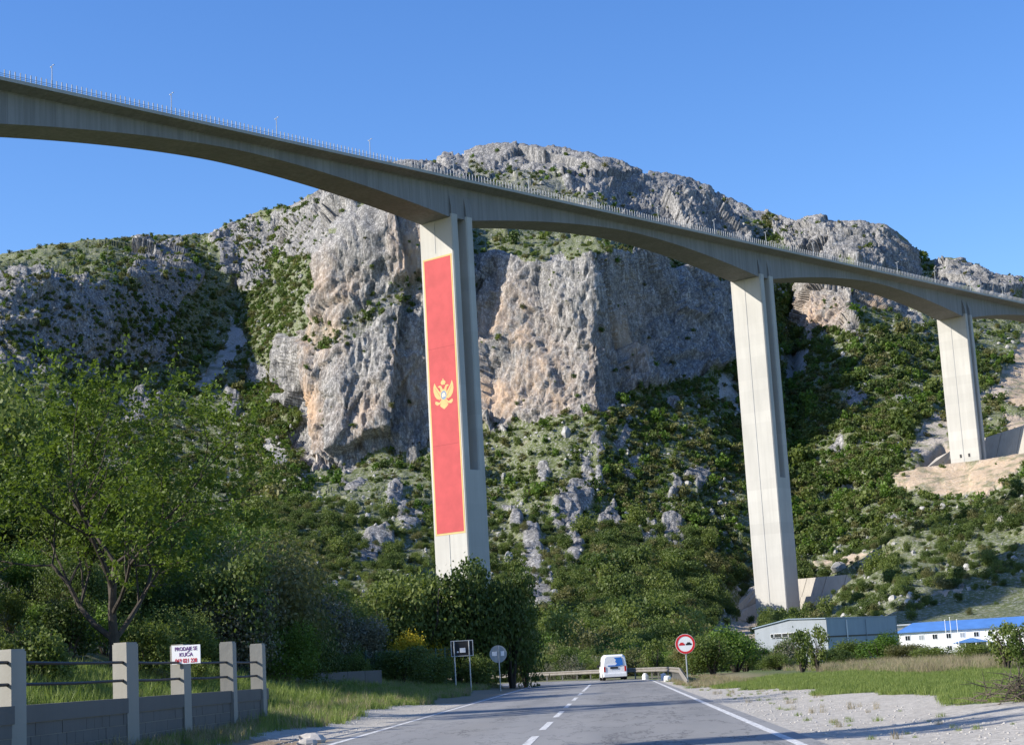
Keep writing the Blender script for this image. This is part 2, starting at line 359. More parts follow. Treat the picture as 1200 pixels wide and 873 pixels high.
# ---------------------------------------------------------------- mountain
def row(pts):
    p = np.array(pts, float); return p
ROWS = [
 [(-500,800,500),(0,780,480),(300,770,470),(540,752,470),(640,773,430),(720,769,430),(800,765,430),(880,756,450),(950,743,450),(1050,736,430),(1130,729,425),(1200,723,425),(1700,690,420)],
 [(-500,720,600),(0,640,640),(300,650,620),(480,700,560),(540,734,540),(640,736,520),(720,722,560),(800,718,600),(870,728,680),(912,727,690),(960,714,665),(1050,690,540),(1130,690,520),(1200,690,510),(1700,650,500)],
 [(-500,600,800),(0,540,830),(300,590,760),(400,610,720),(540,620,760),(640,620,760),(720,610,790),(800,610,800),(912,660,770),(1000,640,760),(1050,625,740),(1130,610,730),(1200,590,690),(1700,540,640)],
 [(-500,500,950),(0,420,960),(60,432,985),(120,440,1030),(200,430,1120),(240,420,1170),(280,430,1150),(320,470,1020),(336,505,950),(360,545,902),(400,550,884),(450,535,884),(500,530,890),(560,505,905),(600,512,885),(650,490,872),(700,470,866),(715,466,875),(760,455,905),(830,445,945),(860,440,985),(900,430,1015),(930,396,1130),(945,392,1090),(1000,388,1055),(1050,378,1080),(1100,392,1080),(1200,430,1040),(1700,480,900)],
 [(-500,440,1000),(0,375,990),(60,380,1010),(120,385,1060),(200,370,1170),(240,360,1230),(280,380,1230),(320,400,1110),(336,440,985),(360,450,924),(400,420,904),(450,410,903),(500,400,906),(560,400,928),(600,400,906),(650,395,892),(700,390,884),(715,388,895),(760,380,950),(830,375,1015),(860,380,1070),(900,380,1100),(930,362,1160),(945,360,1110),(1000,360,1075),(1050,352,1110),(1100,365,1120),(1200,400,1100),(1700,440,1000)],
 [(-500,400,1040),(0,335,1030),(60,330,1040),(120,330,1090),(200,320,1230),(240,320,1290),(280,330,1300),(320,340,1230),(336,400,1010),(350,388,965),(370,366,945),(385,340,936),(400,314,930),(450,270,924),(500,258,926),(560,300,950),(600,295,928),(650,298,912),(700,290,904),(715,290,915),(760,300,985),(830,315,1065),(860,330,1120),(900,330,1140),(930,330,1185),(945,328,1130),(1000,335,1095),(1050,335,1140),(1100,345,1150),(1200,370,1150),(1700,420,1080)],
 [(-500,380,1150),(0,318,1150),(60,310,1160),(120,305,1190),(200,300,1330),(240,300,1370),(280,305,1370),(320,300,1330),(336,325,1200),(350,310,1180),(370,290,1160),(385,280,1150),(400,270,1130),(450,245,1120),(500,240,1120),(560,262,1150),(600,262,1150),(650,268,1140),(700,270,1130),(760,278,1170),(830,288,1220),(860,298,1240),(900,305,1240),(960,315,1200),(1000,320,1180),(1050,322,1200),(1100,335,1210),(1200,358,1200),(1700,405,1150)],
 [(-500,360,1300),(0,300,1330),(50,290,1330),(100,285,1330),(150,280,1380),(200,277,1430),(235,278,1460),(260,268,1460),(300,250,1450),(340,238,1420),(370,225,1380),(400,214,1350),(440,200,1330),(480,190,1340),(500,187,1350),(540,184,1370),(560,177,1370),(600,172,1370),(640,177,1360),(700,189,1330),(750,204,1330),(800,212,1340),(830,224,1340),(850,236,1340),(880,248,1330),(900,252,1330),(930,260,1300),(960,255,1280),(1000,258,1270),(1040,268,1260),(1060,280,1280),(1080,303,1320),(1100,307,1280),(1120,306,1270),(1140,312,1270),(1160,318,1280),(1180,326,1290),(1200,331,1290),(1700,385,1300)],
]
_xf = np.arange(-60, 1262, .25); _w = np.zeros_like(_xf)
for r in ROWS[3:7]:
    r = np.array(r, float); _d = np.interp(_xf, r[:, 0], r[:, 2]); _w = np.maximum(_w, np.abs(np.gradient(_d, _xf)))
_k = np.ones(81) / 81; _w = np.convolve(_w, _k, 'same'); _den = np.sqrt(.5 ** 2 + np.minimum(_w, 5) ** 2 * .35); _cum = np.concatenate([[0], np.cumsum(_den)[:-1]]); 
mx = np.unique(np.concatenate([np.arange(-500, -60, 9.), np.interp(np.linspace(0, _cum[-1], 1250), _cum, _xf), np.arange(1262, 1700, 9.)]))
yk = []; dk = []
for r in ROWS:
    r = np.array(r, float); yk.append(np.interp(mx, r[:, 0], r[:, 1])); dk.append(np.interp(mx, r[:, 0], r[:, 2]))
yk = np.array(yk); dk = np.array(dk)
cnt = [44, 56, 92, 72, 68, 26, 62]
PY = []; PD = []
for k, n in enumerate(cnt):
    t = np.linspace(0, 1, n, endpoint=(k == len(cnt) - 1))[:, None]
    PY.append(yk[k] + (yk[k + 1] - yk[k]) * t); PD.append(dk[k] + (dk[k + 1] - dk[k]) * t)
PY = np.concatenate(PY); PD = np.concatenate(PD)
def blur(A, n, ax):
    for _ in range(n):
        B = np.pad(A, [(1, 1) if i == ax else (0, 0) for i in range(2)], mode='edge')
        A = (B[:-2] + 2 * B[1:-1] + B[2:]) / 4 if ax == 0 else (B[:, :-2] + 2 * B[:, 1:-1] + B[:, 2:]) / 4
    return A
top = PY[-1].copy(), PD[-1].copy()
PD = blur(blur(PD, 10, 0), 9, 1); PY = blur(PY, 4, 0); PY[-1], PD[-1] = top
PX = np.broadcast_to(mx, PY.shape).copy()
d = rays(PX, PY); P = np.stack([CAM[i] + d[i] * PD for i in range(3)], -1)

def inpoly(X, Y, poly):
    ins = np.zeros(X.shape, bool); n = len(poly)
    for i in range(n):
        x0, y0 = poly[i]; x1, y1 = poly[i - 1]
        with np.errstate(divide='ignore', invalid='ignore'):
            ins ^= ((y0 > Y) != (y1 > Y)) & (X < (x1 - x0) * (Y - y0) / (y1 - y0 + 1e-9) + x0)
    return ins
jit = np.stack([PX * .03, PY * .03, PX * 0], -1); JX = PX + 16 * fbm(jit, 3); JY = PY + 13 * fbm(jit + 40, 3)
rock = np.full(PX.shape, .12); veg = np.full(PX.shape, .62); scr = np.zeros(PX.shape); och = np.zeros(PX.shape)
def area(poly, r, v):
    m = inpoly(JX, JY, poly); rock[m] = r; veg[m] = v
area([(-520,250),(330,230),(330,330),(240,420),(200,440),(-520,500)], .30, .66)
area([(0,325),(60,322),(130,335),(165,375),(205,395),(195,435),(100,445),(40,435),(-200,440),(-200,330)], .75, .46)
area([(245,285),(300,250),(380,222),(425,215),(415,290),(380,305),(330,300),(290,345),(262,330)], .8, .32)
area([(150,280),(215,290),(225,330),(190,400),(160,360)], .6, .42)
area([(340,395),(333,440),(338,490),(350,525),(365,552),(400,553),(430,535),(520,530),(520,262),(450,262),(420,280),(398,305),(385,345),(360,378)], 1., .035)
area([(540,300),(545,500),(600,516),(640,495),(690,474),(720,468),(760,455),(830,443),(853,420),(850,370),(830,322),(790,312),(740,298),(690,292),(640,302),(600,296)], 1., .03)
area([(348,394),(400,414),(440,388),(505,342),(505,322),(440,362),(400,384),(370,374)], .55, .5)
area([(360,232),(440,195),(540,175),(600,165),(700,182),(800,205),(850,230),(900,245),(960,250),(1040,262),(1078,300),(1078,330),(1000,322),(900,302),(840,290),(760,280),(700,268),(640,258),(560,248),(500,240),(440,240),(400,262)], .97, .10)
area([(560,190),(620,200),(700,235),(740,262),(690,262),(600,240),(545,225)], .5, .6)
area([(870,250),(905,255),(915,300),(890,305)], .5, .7)
area([(1068,285),(1100,305),(1100,330),(1075,325)], .3, .9)
area([(926,326),(932,370),(950,394),(1000,390),(1010,365),(1040,360),(1060,378),(1092,396),(1105,380),(1110,350),(1060,338),(1000,330)], .95, .1)
area([(1098,303),(1200,328),(1260,350),(1200,358),(1100,338)], .9, .22)
area([(370,555),(505,545),(505,605),(440,625),(390,590)], .3, .30)
area([(600,500),(700,480),(760,470),(720,540),(640,560),(570,540)], .3, .45)
area([(860,395),(920,345),(930,400),(1000,395),(1100,400),(1180,410),(1180,470),(1080,520),(1040,600),(960,650),(900,640),(860,520)], .10, .80)
area([(640,640),(840,620),(840,760),(640,770)], .05, .95)
area([(960,690),(1040,640),(1260,580),(1260,740),(960,740)], .14, .42)
area([(1000,735),(1100,700),(1260,690),(1260,740)], .0, .04)
area([(1050,330),(1100,350),(1200,365),(1200,395),(1100,400)], .25, .5)
r0_ = sum(cnt[:5]); r1_ = sum(cnt[:6]); lm_ = np.zeros(PX.shape, bool); lm_[r0_ + 2:r1_ + 3] = True; lm_ &= (PX > 385) & (PX < 920)
rock[lm_] = .38; veg[lm_] = .62
for poly, o in (([(272,372),(288,398),(268,432),(238,462),(224,457),(250,425),(266,400)], 0), ([(912,418),(948,412),(952,440),(918,452)], 0), ([(840,436),(868,455),(868,480),(845,465)], 0),
             ([(300,508),(330,520),(345,545),(320,540)], 0), ([(1036,556),(1100,540),(1200,528),(1260,525),(1260,545),(1200,545),(1150,578),(1080,575)], 1), ([(1062,535),(1085,495),(1112,478),(1115,540)], .3), ([(1160,460),(1185,425),(1200,385),(1260,380),(1260,470),(1190,478)], 1),
             ([(1175,490),(1260,480),(1260,532),(1190,532)], .8), ([(830,735),(880,718),(893,722),(893,760),(820,760)], .7), ([(950,655),(1000,650),(1050,648),(1040,655),(960,664)], .8), ([(1085,697),(1130,688),(1125,695)], 1),([(1140,465),(1190,452),(1190,460),(1145,472)], .5)):
    m = inpoly(PX + 4 * fbm(jit * 3, 2), PY + 4 * fbm(jit * 3 + 9, 2), poly); scr[m] = 1; och[m] = o; veg[m] = .04; rock[m] = .3
bump_out = np.zeros(PX.shape)
OUT = [(680,570,11,26),(742,550,9,17),(664,605,16,20),(618,655,13,30),(633,692,13,20),(672,640,13,26),(785,572,8,12),(762,640,9,16),(790,628,9,20),(757,668,8,20),(701,520,9,16),(780,478,9,9),(455,592,16,10),(478,612,13,16),(412,575,12,9),(640,560,8,12),(700,560,8,14),(735,505,7,14),(720,610,10,12),(820,560,7,10),
       (330,520,16,9),(1042,610,9,6),(1000,560,7,6),(440,640,10,10),(600,610,8,16),(560,575,8,10),(1060,470,10,8),(1000,470,8,8),(980,520,8,8),(700,690,7,8),(160,480,20,15),(270,470,12,10),(300,440,16,12)]
for ox, oy, rx, ry in OUT:
    q = np.sqrt(((JX - ox) / (rx * 1.25)) ** 2 + ((JY - oy) / (ry * 1.2)) ** 2); w = 1 - smooth(q, .6, 1.15)
    rock = np.maximum(rock, w); veg *= 1 - .85 * w; bump_out = np.maximum(bump_out, w)
for ex, ey, rx, ry, a in [(372,480,14,60,1),(385,400,20,40,.7),(410,345,18,24,.5),(482,300,18,45,.8),(600,395,40,50,.75),(640,440,35,40,.8),(590,470,30,25,.7),(700,430,20,40,.5),(740,400,20,40,.6),(480,450,18,50,.55),(430,490,25,30,.5),(960,370,25,25,.9),(1030,350,15,15,.7),(460,235,20,15,.4)]:
    och = np.maximum(och, a * np.exp(-((PX - ex) / rx) ** 2 - ((PY - ey) / ry) ** 2) * (1 - scr) * 1.0)
# normals of the smooth surface, then displaced rock
def normals(P):
    du = np.gradient(P, axis=1); dv = np.gradient(P, axis=0); n = np.cross(du, dv); n /= np.linalg.norm(n, axis=-1)[..., None] + 1e-9
    return n * np.where((n * (CAM - P)).sum(-1) < 0, -1, 1)[..., None]
nrm = normals(P); rk = blur(blur(rock * (1 - .6 * bump_out), 2, 0), 2, 1)
Q = P * np.array([1, 1, .42]); warp = np.stack([fbm(P * .02 + 5, 2), fbm(P * .02 + 9, 2), fbm(P * .02 + 13, 2)], -1) * 10
def ridge(Pq, o=0): return 1 - np.abs(noise3(Pq + o)) * 2.2
disp = 0
for wl_, am in ((170, 9), (75, 4)):
    disp = disp + am * (ridge((Q + warp) / wl_, wl_) - .35) * (.25 + .85 * np.clip(rk, 0, 1))
Qw = P * np.array([1, 1, .36]) + warp * .2
for k_, (wl_, am) in enumerate(((56, 9.0), (24, 3.4), (10, 1.2), (3.8, .7))):
    disp = disp + am * facets(Qw / wl_, 31 * k_ + 5) * (.10 + 1.0 * np.clip(rk, 0, 1))
fl = P * np.array([1, 1, .09]) + warp * .3
for wl_, am in ((20, 1.0), (9, 1.0), (4.5, .9), (2.1, 1.1)):
    disp = disp + am * (ridge(fl / wl_, 3 * wl_) - .4) * np.clip(rk, 0, 1) ** 2
disp = disp + bump_out * (.8 + 1.2 * fbm(P * .15, 2))
edge = smooth(np.arange(PX.shape[0]), 0, 40)[:, None]; topfade = 1 - .55 * smooth(np.arange(PX.shape[0]), PX.shape[0] - 25, PX.shape[0] - 1)[:, None]
near = smooth(PD, 450, 800)
P = P + nrm * (disp * edge * topfade * (.25 + .75 * near) * np.where(scr > .5, .25, 1))[..., None]
P[..., 2] += (fbm(P * .05, 3) * 2.6 * edge * (1 - .5 * (scr > .5)))
# bridge frame (used for the pads under the piers)
BPH = R_(36.81); A2 = np.array([math.sin(BPH), math.cos(BPH)]); T2 = np.array([math.cos(BPH), -math.sin(BPH)])
HALF = 11.7; B0 = np.array([-40.4, 526.9]) - HALF * T2; Z0, SLOPE = 156.9, .03675
def bp(s, t, z): return (B0[0] + s * A2[0] + t * T2[0], B0[1] + s * A2[1] + t * T2[1], z)
def deck_z(s): return Z0 + SLOPE * s
PIERS = [dict(s=-354., W=14.2, L=10., base=20.), dict(s=-180.5, W=14.2, L=10., base=8.), dict(s=7.6, W=14.1, L=10., base=12., slot=550), dict(s=195., W=14.2, L=10., base=13.8, slot=559), dict(s=383., W=15.3, L=7.3, base=87.)]
rel = P[..., :2] - B0; Sg = rel @ A2; Tg = rel @ T2
def pad(s, z, s0, s1, t0, t1, soft):
    dist = np.maximum(np.maximum(s + s0 - Sg, Sg - s - s1), np.maximum(t0 - Tg, Tg - t1)); w = 1 - smooth(dist, 0, soft)
    P[..., 2] = P[..., 2] * (1 - w) + z * w; return w
w2 = pad(195, 14.2, -16, 25, -21, 36, 4.); w3 = pad(383, 87.6, -9, 22, -22, 52, 5.); w1 = pad(7.6, 12.5, -9, 9, -12, 12, 10.)
for w, o in ((w2, .7), (w3, .8)): scr = np.maximum(scr, w); och = np.where(w > .3, o, och); veg = veg * (1 - w); rock = rock * (1 - w)
# back side of the ridge
b1 = P[-1] + np.array([0, 130, -25.]); b2 = P[-1] + np.array([0, 500, -220.]); b0 = P[0].copy(); b0[:, 1] -= 60; b0[:, 2] = -6
P = np.concatenate([b0[None], P, b1[None], b2[None]]); ext = lambda A: np.concatenate([A[:1], A, A[-1:], A[-1:]])
rock, veg, scr, och, PXe, PYe = map(ext, (rock, veg, scr, och, PX, PY))
nr, nc = P.shape[:2]; idx = np.arange(nr * nc).reshape(nr, nc)
mme = mesh_from('mountain', P.reshape(-1, 3), np.stack([idx[:-1, :-1], idx[:-1, 1:], idx[1:, 1:], idx[1:, :-1]], -1).reshape(-1, 4))
setattr_f(mme, 'mask', np.stack([rock, scr, np.clip(och, 0, 1), np.ones_like(rock)], -1).reshape(-1, 4).astype(np.float32), 'FLOAT_COLOR'); mme.materials.append(M['rock'])
tag(link('mountain', mme), 'steep limestone mountain with grey and ochre cliffs and scrub', kind='structure')

# ---------------------------------------------------------------- foliage prototypes
def leaf_cloud(n, size, seed, lobes=9, rad=.5, hz=.55, z0=.1, spread=.62, elong=1.6, core=.45):
    g = np.random.default_rng(seed); th = g.uniform(0, 2 * math.pi, lobes); rr = spread * rad * np.sqrt(g.uniform(0, 1, lobes))
    C = np.stack([rr * np.cos(th), rr * np.sin(th), z0 + hz * g.uniform(.25, 1, lobes)], -1); C[:, 2] -= .35 * rr / rad * hz * g.uniform(0, 1, lobes)
    Rl = rad * g.uniform(.32, .62, lobes); k = g.integers(0, lobes, n); dirs = g.normal(size=(n, 3)); dirs[:, 2] = dirs[:, 2] * .9 + .15; dirs /= np.linalg.norm(dirs, axis=1)[:, None]
    r = Rl[k] * (core + (1 - core) * g.uniform(0, 1, n) ** .5) * (1 + .18 * g.normal(size=n)); c = C[k] + dirs * r[:, None]; c[:, 2] = np.maximum(c[:, 2], .02)
    return quads(c, size * g.uniform(.6, 1.4, n), dirs * .7 + g.normal(size=(n, 3)) * .6, elong, g)
def quads(c, s, nr_, elong, g):
    n = len(c); nr_ = nr_ / (np.linalg.norm(nr_, axis=1)[:, None] + 1e-9); a = np.cross(nr_, g.normal(size=(n, 3))); a /= np.linalg.norm(a, axis=1)[:, None] + 1e-9; b = np.cross(nr_, a)
    a = a * (s * elong * .5)[:, None]; b = b * (s * .5)[:, None]
    V = np.stack([c - a, c + b - a * .1, c + a, c - b - a * .1], 1).reshape(-1, 3); return V, np.arange(4 * n).reshape(n, 4)
def leaf_mesh(name, mat, *a, **k):
    V, Fq = leaf_cloud(*a, **k); me = mesh_from(name, V, Fq); me.materials.append(mat); return me
def stems_mesh(name, mat, seed, h=.8, n=7, r=.02):
    g = random.Random(seed); mb = MB()
    for i in range(n):
        a = g.uniform(0, 6.28); l = g.uniform(.15, .42); p = [(0.02 * math.cos(a), .02 * math.sin(a), -.03)]
        for t in (.35, .7, 1.): p.append((l * t * math.cos(a) + g.uniform(-.03, .03), l * t * math.sin(a) + g.uniform(-.03, .03), h * t * g.uniform(.85, 1.05)))
        mb.tube(p, [r, r * .7, r * .45, r * .2], 5)
    return mb.mesh(name, mat)
def joined(name, parts):                    # several meshes (verts, faces, mat) into one prototype
    V = []; Fq = []; mats = []; mi = []; b = 0
    for (v, f, m) in parts:
        V.append(v); Fq += [tuple(i + b for i in q) for q in f]; b += len(v)
        if m not in mats: mats.append(m)
        mi += [mats.index(m)] * len(f)
    me = bpy.data.meshes.new(name); me.from_pydata(np.concatenate(V).tolist(), [], Fq); me.update()
    for m in mats: me.materials.append(m)
    me.polygons.foreach_set('material_index', mi); return me
def scatter(name, pts, scl, kind_idx, protos, label, parent=None):
    me = bpy.data.meshes.new(name); pts = np.asarray(pts, float); n = len(pts); me.vertices.add(n); me.vertices.foreach_set('co', pts.ravel())
    setattr_f(me, 'scl', np.asarray(scl, np.float32), 'FLOAT_VECTOR'); rot = np.zeros((n, 3), np.float32); rot[:, 2] = rng.uniform(0, 6.28, n); setattr_f(me, 'rot', rot, 'FLOAT_VECTOR'); setattr_f(me, 'kidx', np.asarray(kind_idx, np.int32), 'INT'); me.update()
    o = link(name, me); tag(o, label, kind='stuff')
    ng = bpy.data.node_groups.new(name, 'GeometryNodeTree'); ng.interface.new_socket('Geometry', in_out='INPUT', socket_type='NodeSocketGeometry'); ng.interface.new_socket('Geometry', in_out='OUTPUT', socket_type='NodeSocketGeometry')
    gi = ng.nodes.new('NodeGroupInput'); go = ng.nodes.new('NodeGroupOutput'); jn = ng.nodes.new('GeometryNodeJoinGeometry')
    def attr(nm, ty):
        a = ng.nodes.new('GeometryNodeInputNamedAttribute'); a.data_type = ty; a.inputs[0].default_value = nm; return a.outputs[0]
    A, B, K = attr('scl', 'FLOAT_VECTOR'), attr('rot', 'FLOAT_VECTOR'), attr('kidx', 'INT')
    for k, pm in enumerate(protos):
        po = bpy.data.objects.new(pm.name, pm)      # prototype only, never linked to the scene
        oi = ng.nodes.new('GeometryNodeObjectInfo'); oi.inputs[0].default_value = po; oi.inputs['As Instance'].default_value = True
        cp = ng.nodes.new('FunctionNodeCompare'); cp.data_type = 'INT'; cp.operation = 'EQUAL'; cp.inputs[3].default_value = k; ng.links.new(K, cp.inputs[2])
        ip = ng.nodes.new('GeometryNodeInstanceOnPoints'); ng.links.new(gi.outputs[0], ip.inputs['Points']); ng.links.new(cp.outputs[0], ip.inputs['Selection']); ng.links.new(oi.outputs['Geometry'], ip.inputs['Instance'])
        ng.links.new(B, ip.inputs['Rotation']); ng.links.new(A, ip.inputs['Scale']); ng.links.new(ip.outputs[0], jn.inputs[0])
    ng.links.new(jn.outputs[0], go.inputs[0]); md = o.modifiers.new('scatter', 'NODES'); md.node_group = ng; return o

# scrub on the mountain
mid_protos = [leaf_mesh('scrub', M[m], 1100, .052, 30 + i, lobes=11, rad=.55, hz=.6, z0=.12, elong=1.4) for i, m in enumerate(['leaf_mid', 'leaf_dark', 'leaf_olive', 'leaf_mid', 'leaf_dark'])]
far_protos = [leaf_mesh('scrub', M[m], 190, .125, 20 + i, lobes=6, rad=.55, hz=.5, z0=.12, elong=1.3) for i, m in enumerate(['leaf_mid', 'leaf_dark', 'leaf_olive', 'leaf_mid', 'leaf_bright'])]
dyi = np.abs(np.gradient(PYe, axis=0)); cellw = np.where((PXe > -90) & (PXe < 1290), 1., 2.) * np.clip(dyi, .05, 4); cellw[-4:] *= .4; cellw[0] = 0
clump = fbm(P * .03, 3) * .9 + fbm(P * .11 + 3, 2) * .5; prob = np.clip(veg + clump * np.where(rock > .8, .12, .34) * (veg > .05), 0, 1.2) ** 1.25 * cellw; prob[-2:] = 0
prob = prob / prob.sum(); NB = 45000
sel = rng.choice(prob.size, NB, p=prob.ravel()); pp = P.reshape(-1, 3)[sel]; dist = np.linalg.norm(pp, axis=1)
sz = rng.lognormal(-.03, .46, NB) * (2.55 + 1.0 * (veg.ravel()[sel] > .7)) * np.where(rock.ravel()[sel] > .8, .85, 1.); pp = pp + rng.normal(size=pp.shape) * np.array([.5, .5, 0]); pp[:, 2] -= .12 * sz
scl = np.stack([sz, sz, sz * rng.uniform(.75, 1.25, NB)], -1)
scatter('mountain_scrub', pp, scl, rng.integers(0, 5, NB) + np.where(dist < 760, 5, 0), far_protos + mid_protos, 'dense green scrub and small trees covering the mountain slopes')

# loose limestone blocks on the slopes
def boulder(seed):
    g = np.random.default_rng(seed); V = []; 
    for z, w in ((-.25, .9), (.15, 1.), (.45, .72), (.62, .3)):
        for q in range(7): a = q * .8976 + g.uniform(-.25, .25); V.append((w * .6 * math.cos(a) * g.uniform(.75, 1.15), w * .5 * math.sin(a) * g.uniform(.75, 1.15), z + g.uniform(-.06, .06)))
    Fq = [(i * 7 + k, i * 7 + (k + 1) % 7, (i + 1) * 7 + (k + 1) % 7, (i + 1) * 7 + k) for i in range(3) for k in range(7)] + [tuple(range(21, 28))]
    me = mesh_from('limestone_block', V, Fq); me.materials.append(M['limestone']); return me
M['limestone'] = plain('limestone', (.31, .305, .29), .95, .3, 2)
pb = np.where((veg > .1) & (scr < .5) & (rock < .6), 1., 0.) * cellw * np.clip(.5 + 1.2 * fbm(P * .045 + 70, 3), 0, 1.5); pb[-3:] = 0; pb[:3] = 0
pb = pb / pb.sum(); NR = 7000; sel = rng.choice(pb.size, NR, p=pb.ravel()); pr = P.reshape(-1, 3)[sel] + rng.normal(size=(NR, 3)) * np.array([.6, .6, 0]); sr = rng.lognormal(-.05, .5, NR)
scatter('limestone_rubble', pr, np.stack([sr * rng.uniform(.8, 1.5, NR), sr, sr * rng.uniform(.6, 1.4, NR)], -1), rng.integers(0, 3, NR), [boulder(i) for i in range(3)], 'pale limestone blocks strewn over the scrubby slopes')
M['lamp_grey'] = plain('lamp_grey', (.34, .36, .38), .5, .1, 2)
M['flag_seam'] = plain('flag_seam', (.20, .03, .035), .8, .1, 1)
# ---------------------------------------------------------------- viaduct
vroot = thing('viaduct', bp(7.6, 0, 12.), 'tall grey concrete box girder viaduct on slim piers crossing the whole picture', 'bridge')
BH = 6.35; EXPO = 1.7
def gdepth(s):
    c = min(PIERS, key=lambda p: abs(p['s'] - s)); i = PIERS.index(c); side = 1 if s > c['s'] else -1; j = i + side
    span = abs(PIERS[j]['s'] - c['s']) if 0 <= j < len(PIERS) else 187.
    half = span / 2 - 5; u = max(0, abs(s - c['s']) - 5) / half; u = min(u, 1)
    return 3.7 + 7.7 * (1 - u) ** EXPO
S0, S1 = -354., 520.
def gring(s):
    z = deck_z(s); dp = gdepth(s)
    return [bp(s, t, z + h) for t, h in ((-HALF, -.02), (HALF, -.02), (HALF, -.42), (BH + .3, -1.15), (BH, -1.5), (BH, -dp), (-BH, -dp), (-BH, -1.5), (-BH - .3, -1.15), (-HALF, -.42))]
svals = []
for i, p in enumerate(PIERS):
    nxt = PIERS[i + 1]['s'] if i + 1 < len(PIERS) else S1
    svals += list(np.linspace(p['s'], nxt, max(2, int((nxt - p['s']) / 4.7)), endpoint=False))
svals.append(S1)
for a, b in zip(svals[:-1], svals[1:]):
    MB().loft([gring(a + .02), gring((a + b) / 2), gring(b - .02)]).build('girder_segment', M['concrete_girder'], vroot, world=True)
core = MB(); core.loft([[bp(s, t, deck_z(s) - h) for t, h in ((-6, .6), (6, .6), (6, 2.6), (-6, 2.6))] for s in np.linspace(S0 + 1, S1 - 1, 40)]).build('inner_slab', M['concrete_deck'], vroot, world=True)
for sd_ in (1, -1):
    k = MB(); k.loft([[bp(s, sd_ * (HALF + o), deck_z(s) + h) for o, h in ((.12, -.5), (.12, .42), (-.35, .42), (-.35, -.015), (.004, -.015), (.004, -.5))][::sd_] for s in np.linspace(S0, S1, 120)]).build('edge_beam', M['concrete_deck'], vroot, world=True)
    for h in (.85, 1.3):
        MB().tube([bp(s, sd_ * (HALF - .1), deck_z(s) + h) for s in np.linspace(S0, S1, 30)], .06, 5).build('hand_rail', M['barrier_post'], vroot, world=True)
# barrier posts: 300 nearest in view as parts, the rest joined
pm = MB().box((0, 0, 1.2), (.17, .2, 2.4), -BPH).mesh('barrier_post', M['barrier_post'])
ps = np.arange(S0 + 1, S1, 1.52); view = ps[(ps > -171)][:300]; rest = [s for s in ps if s not in set(view)]
for s in view:
    o = link('barrier_post', pm, vroot); o.location = Vector(bp(s, HALF - .1, deck_z(s))) - vroot.location
k = MB()
for s in rest: q = bp(s, HALF - .1, deck_z(s) + 1.2); k.box(q, (.17, .2, 2.4), -BPH)
for s in ps: q = bp(s, -HALF + .1, deck_z(s) + 1.2); k.box(q, (.17, .2, 2.4), -BPH)
tag(k.build('barrier_post_row', M['barrier_post'], vroot, world=True), kind='stuff')

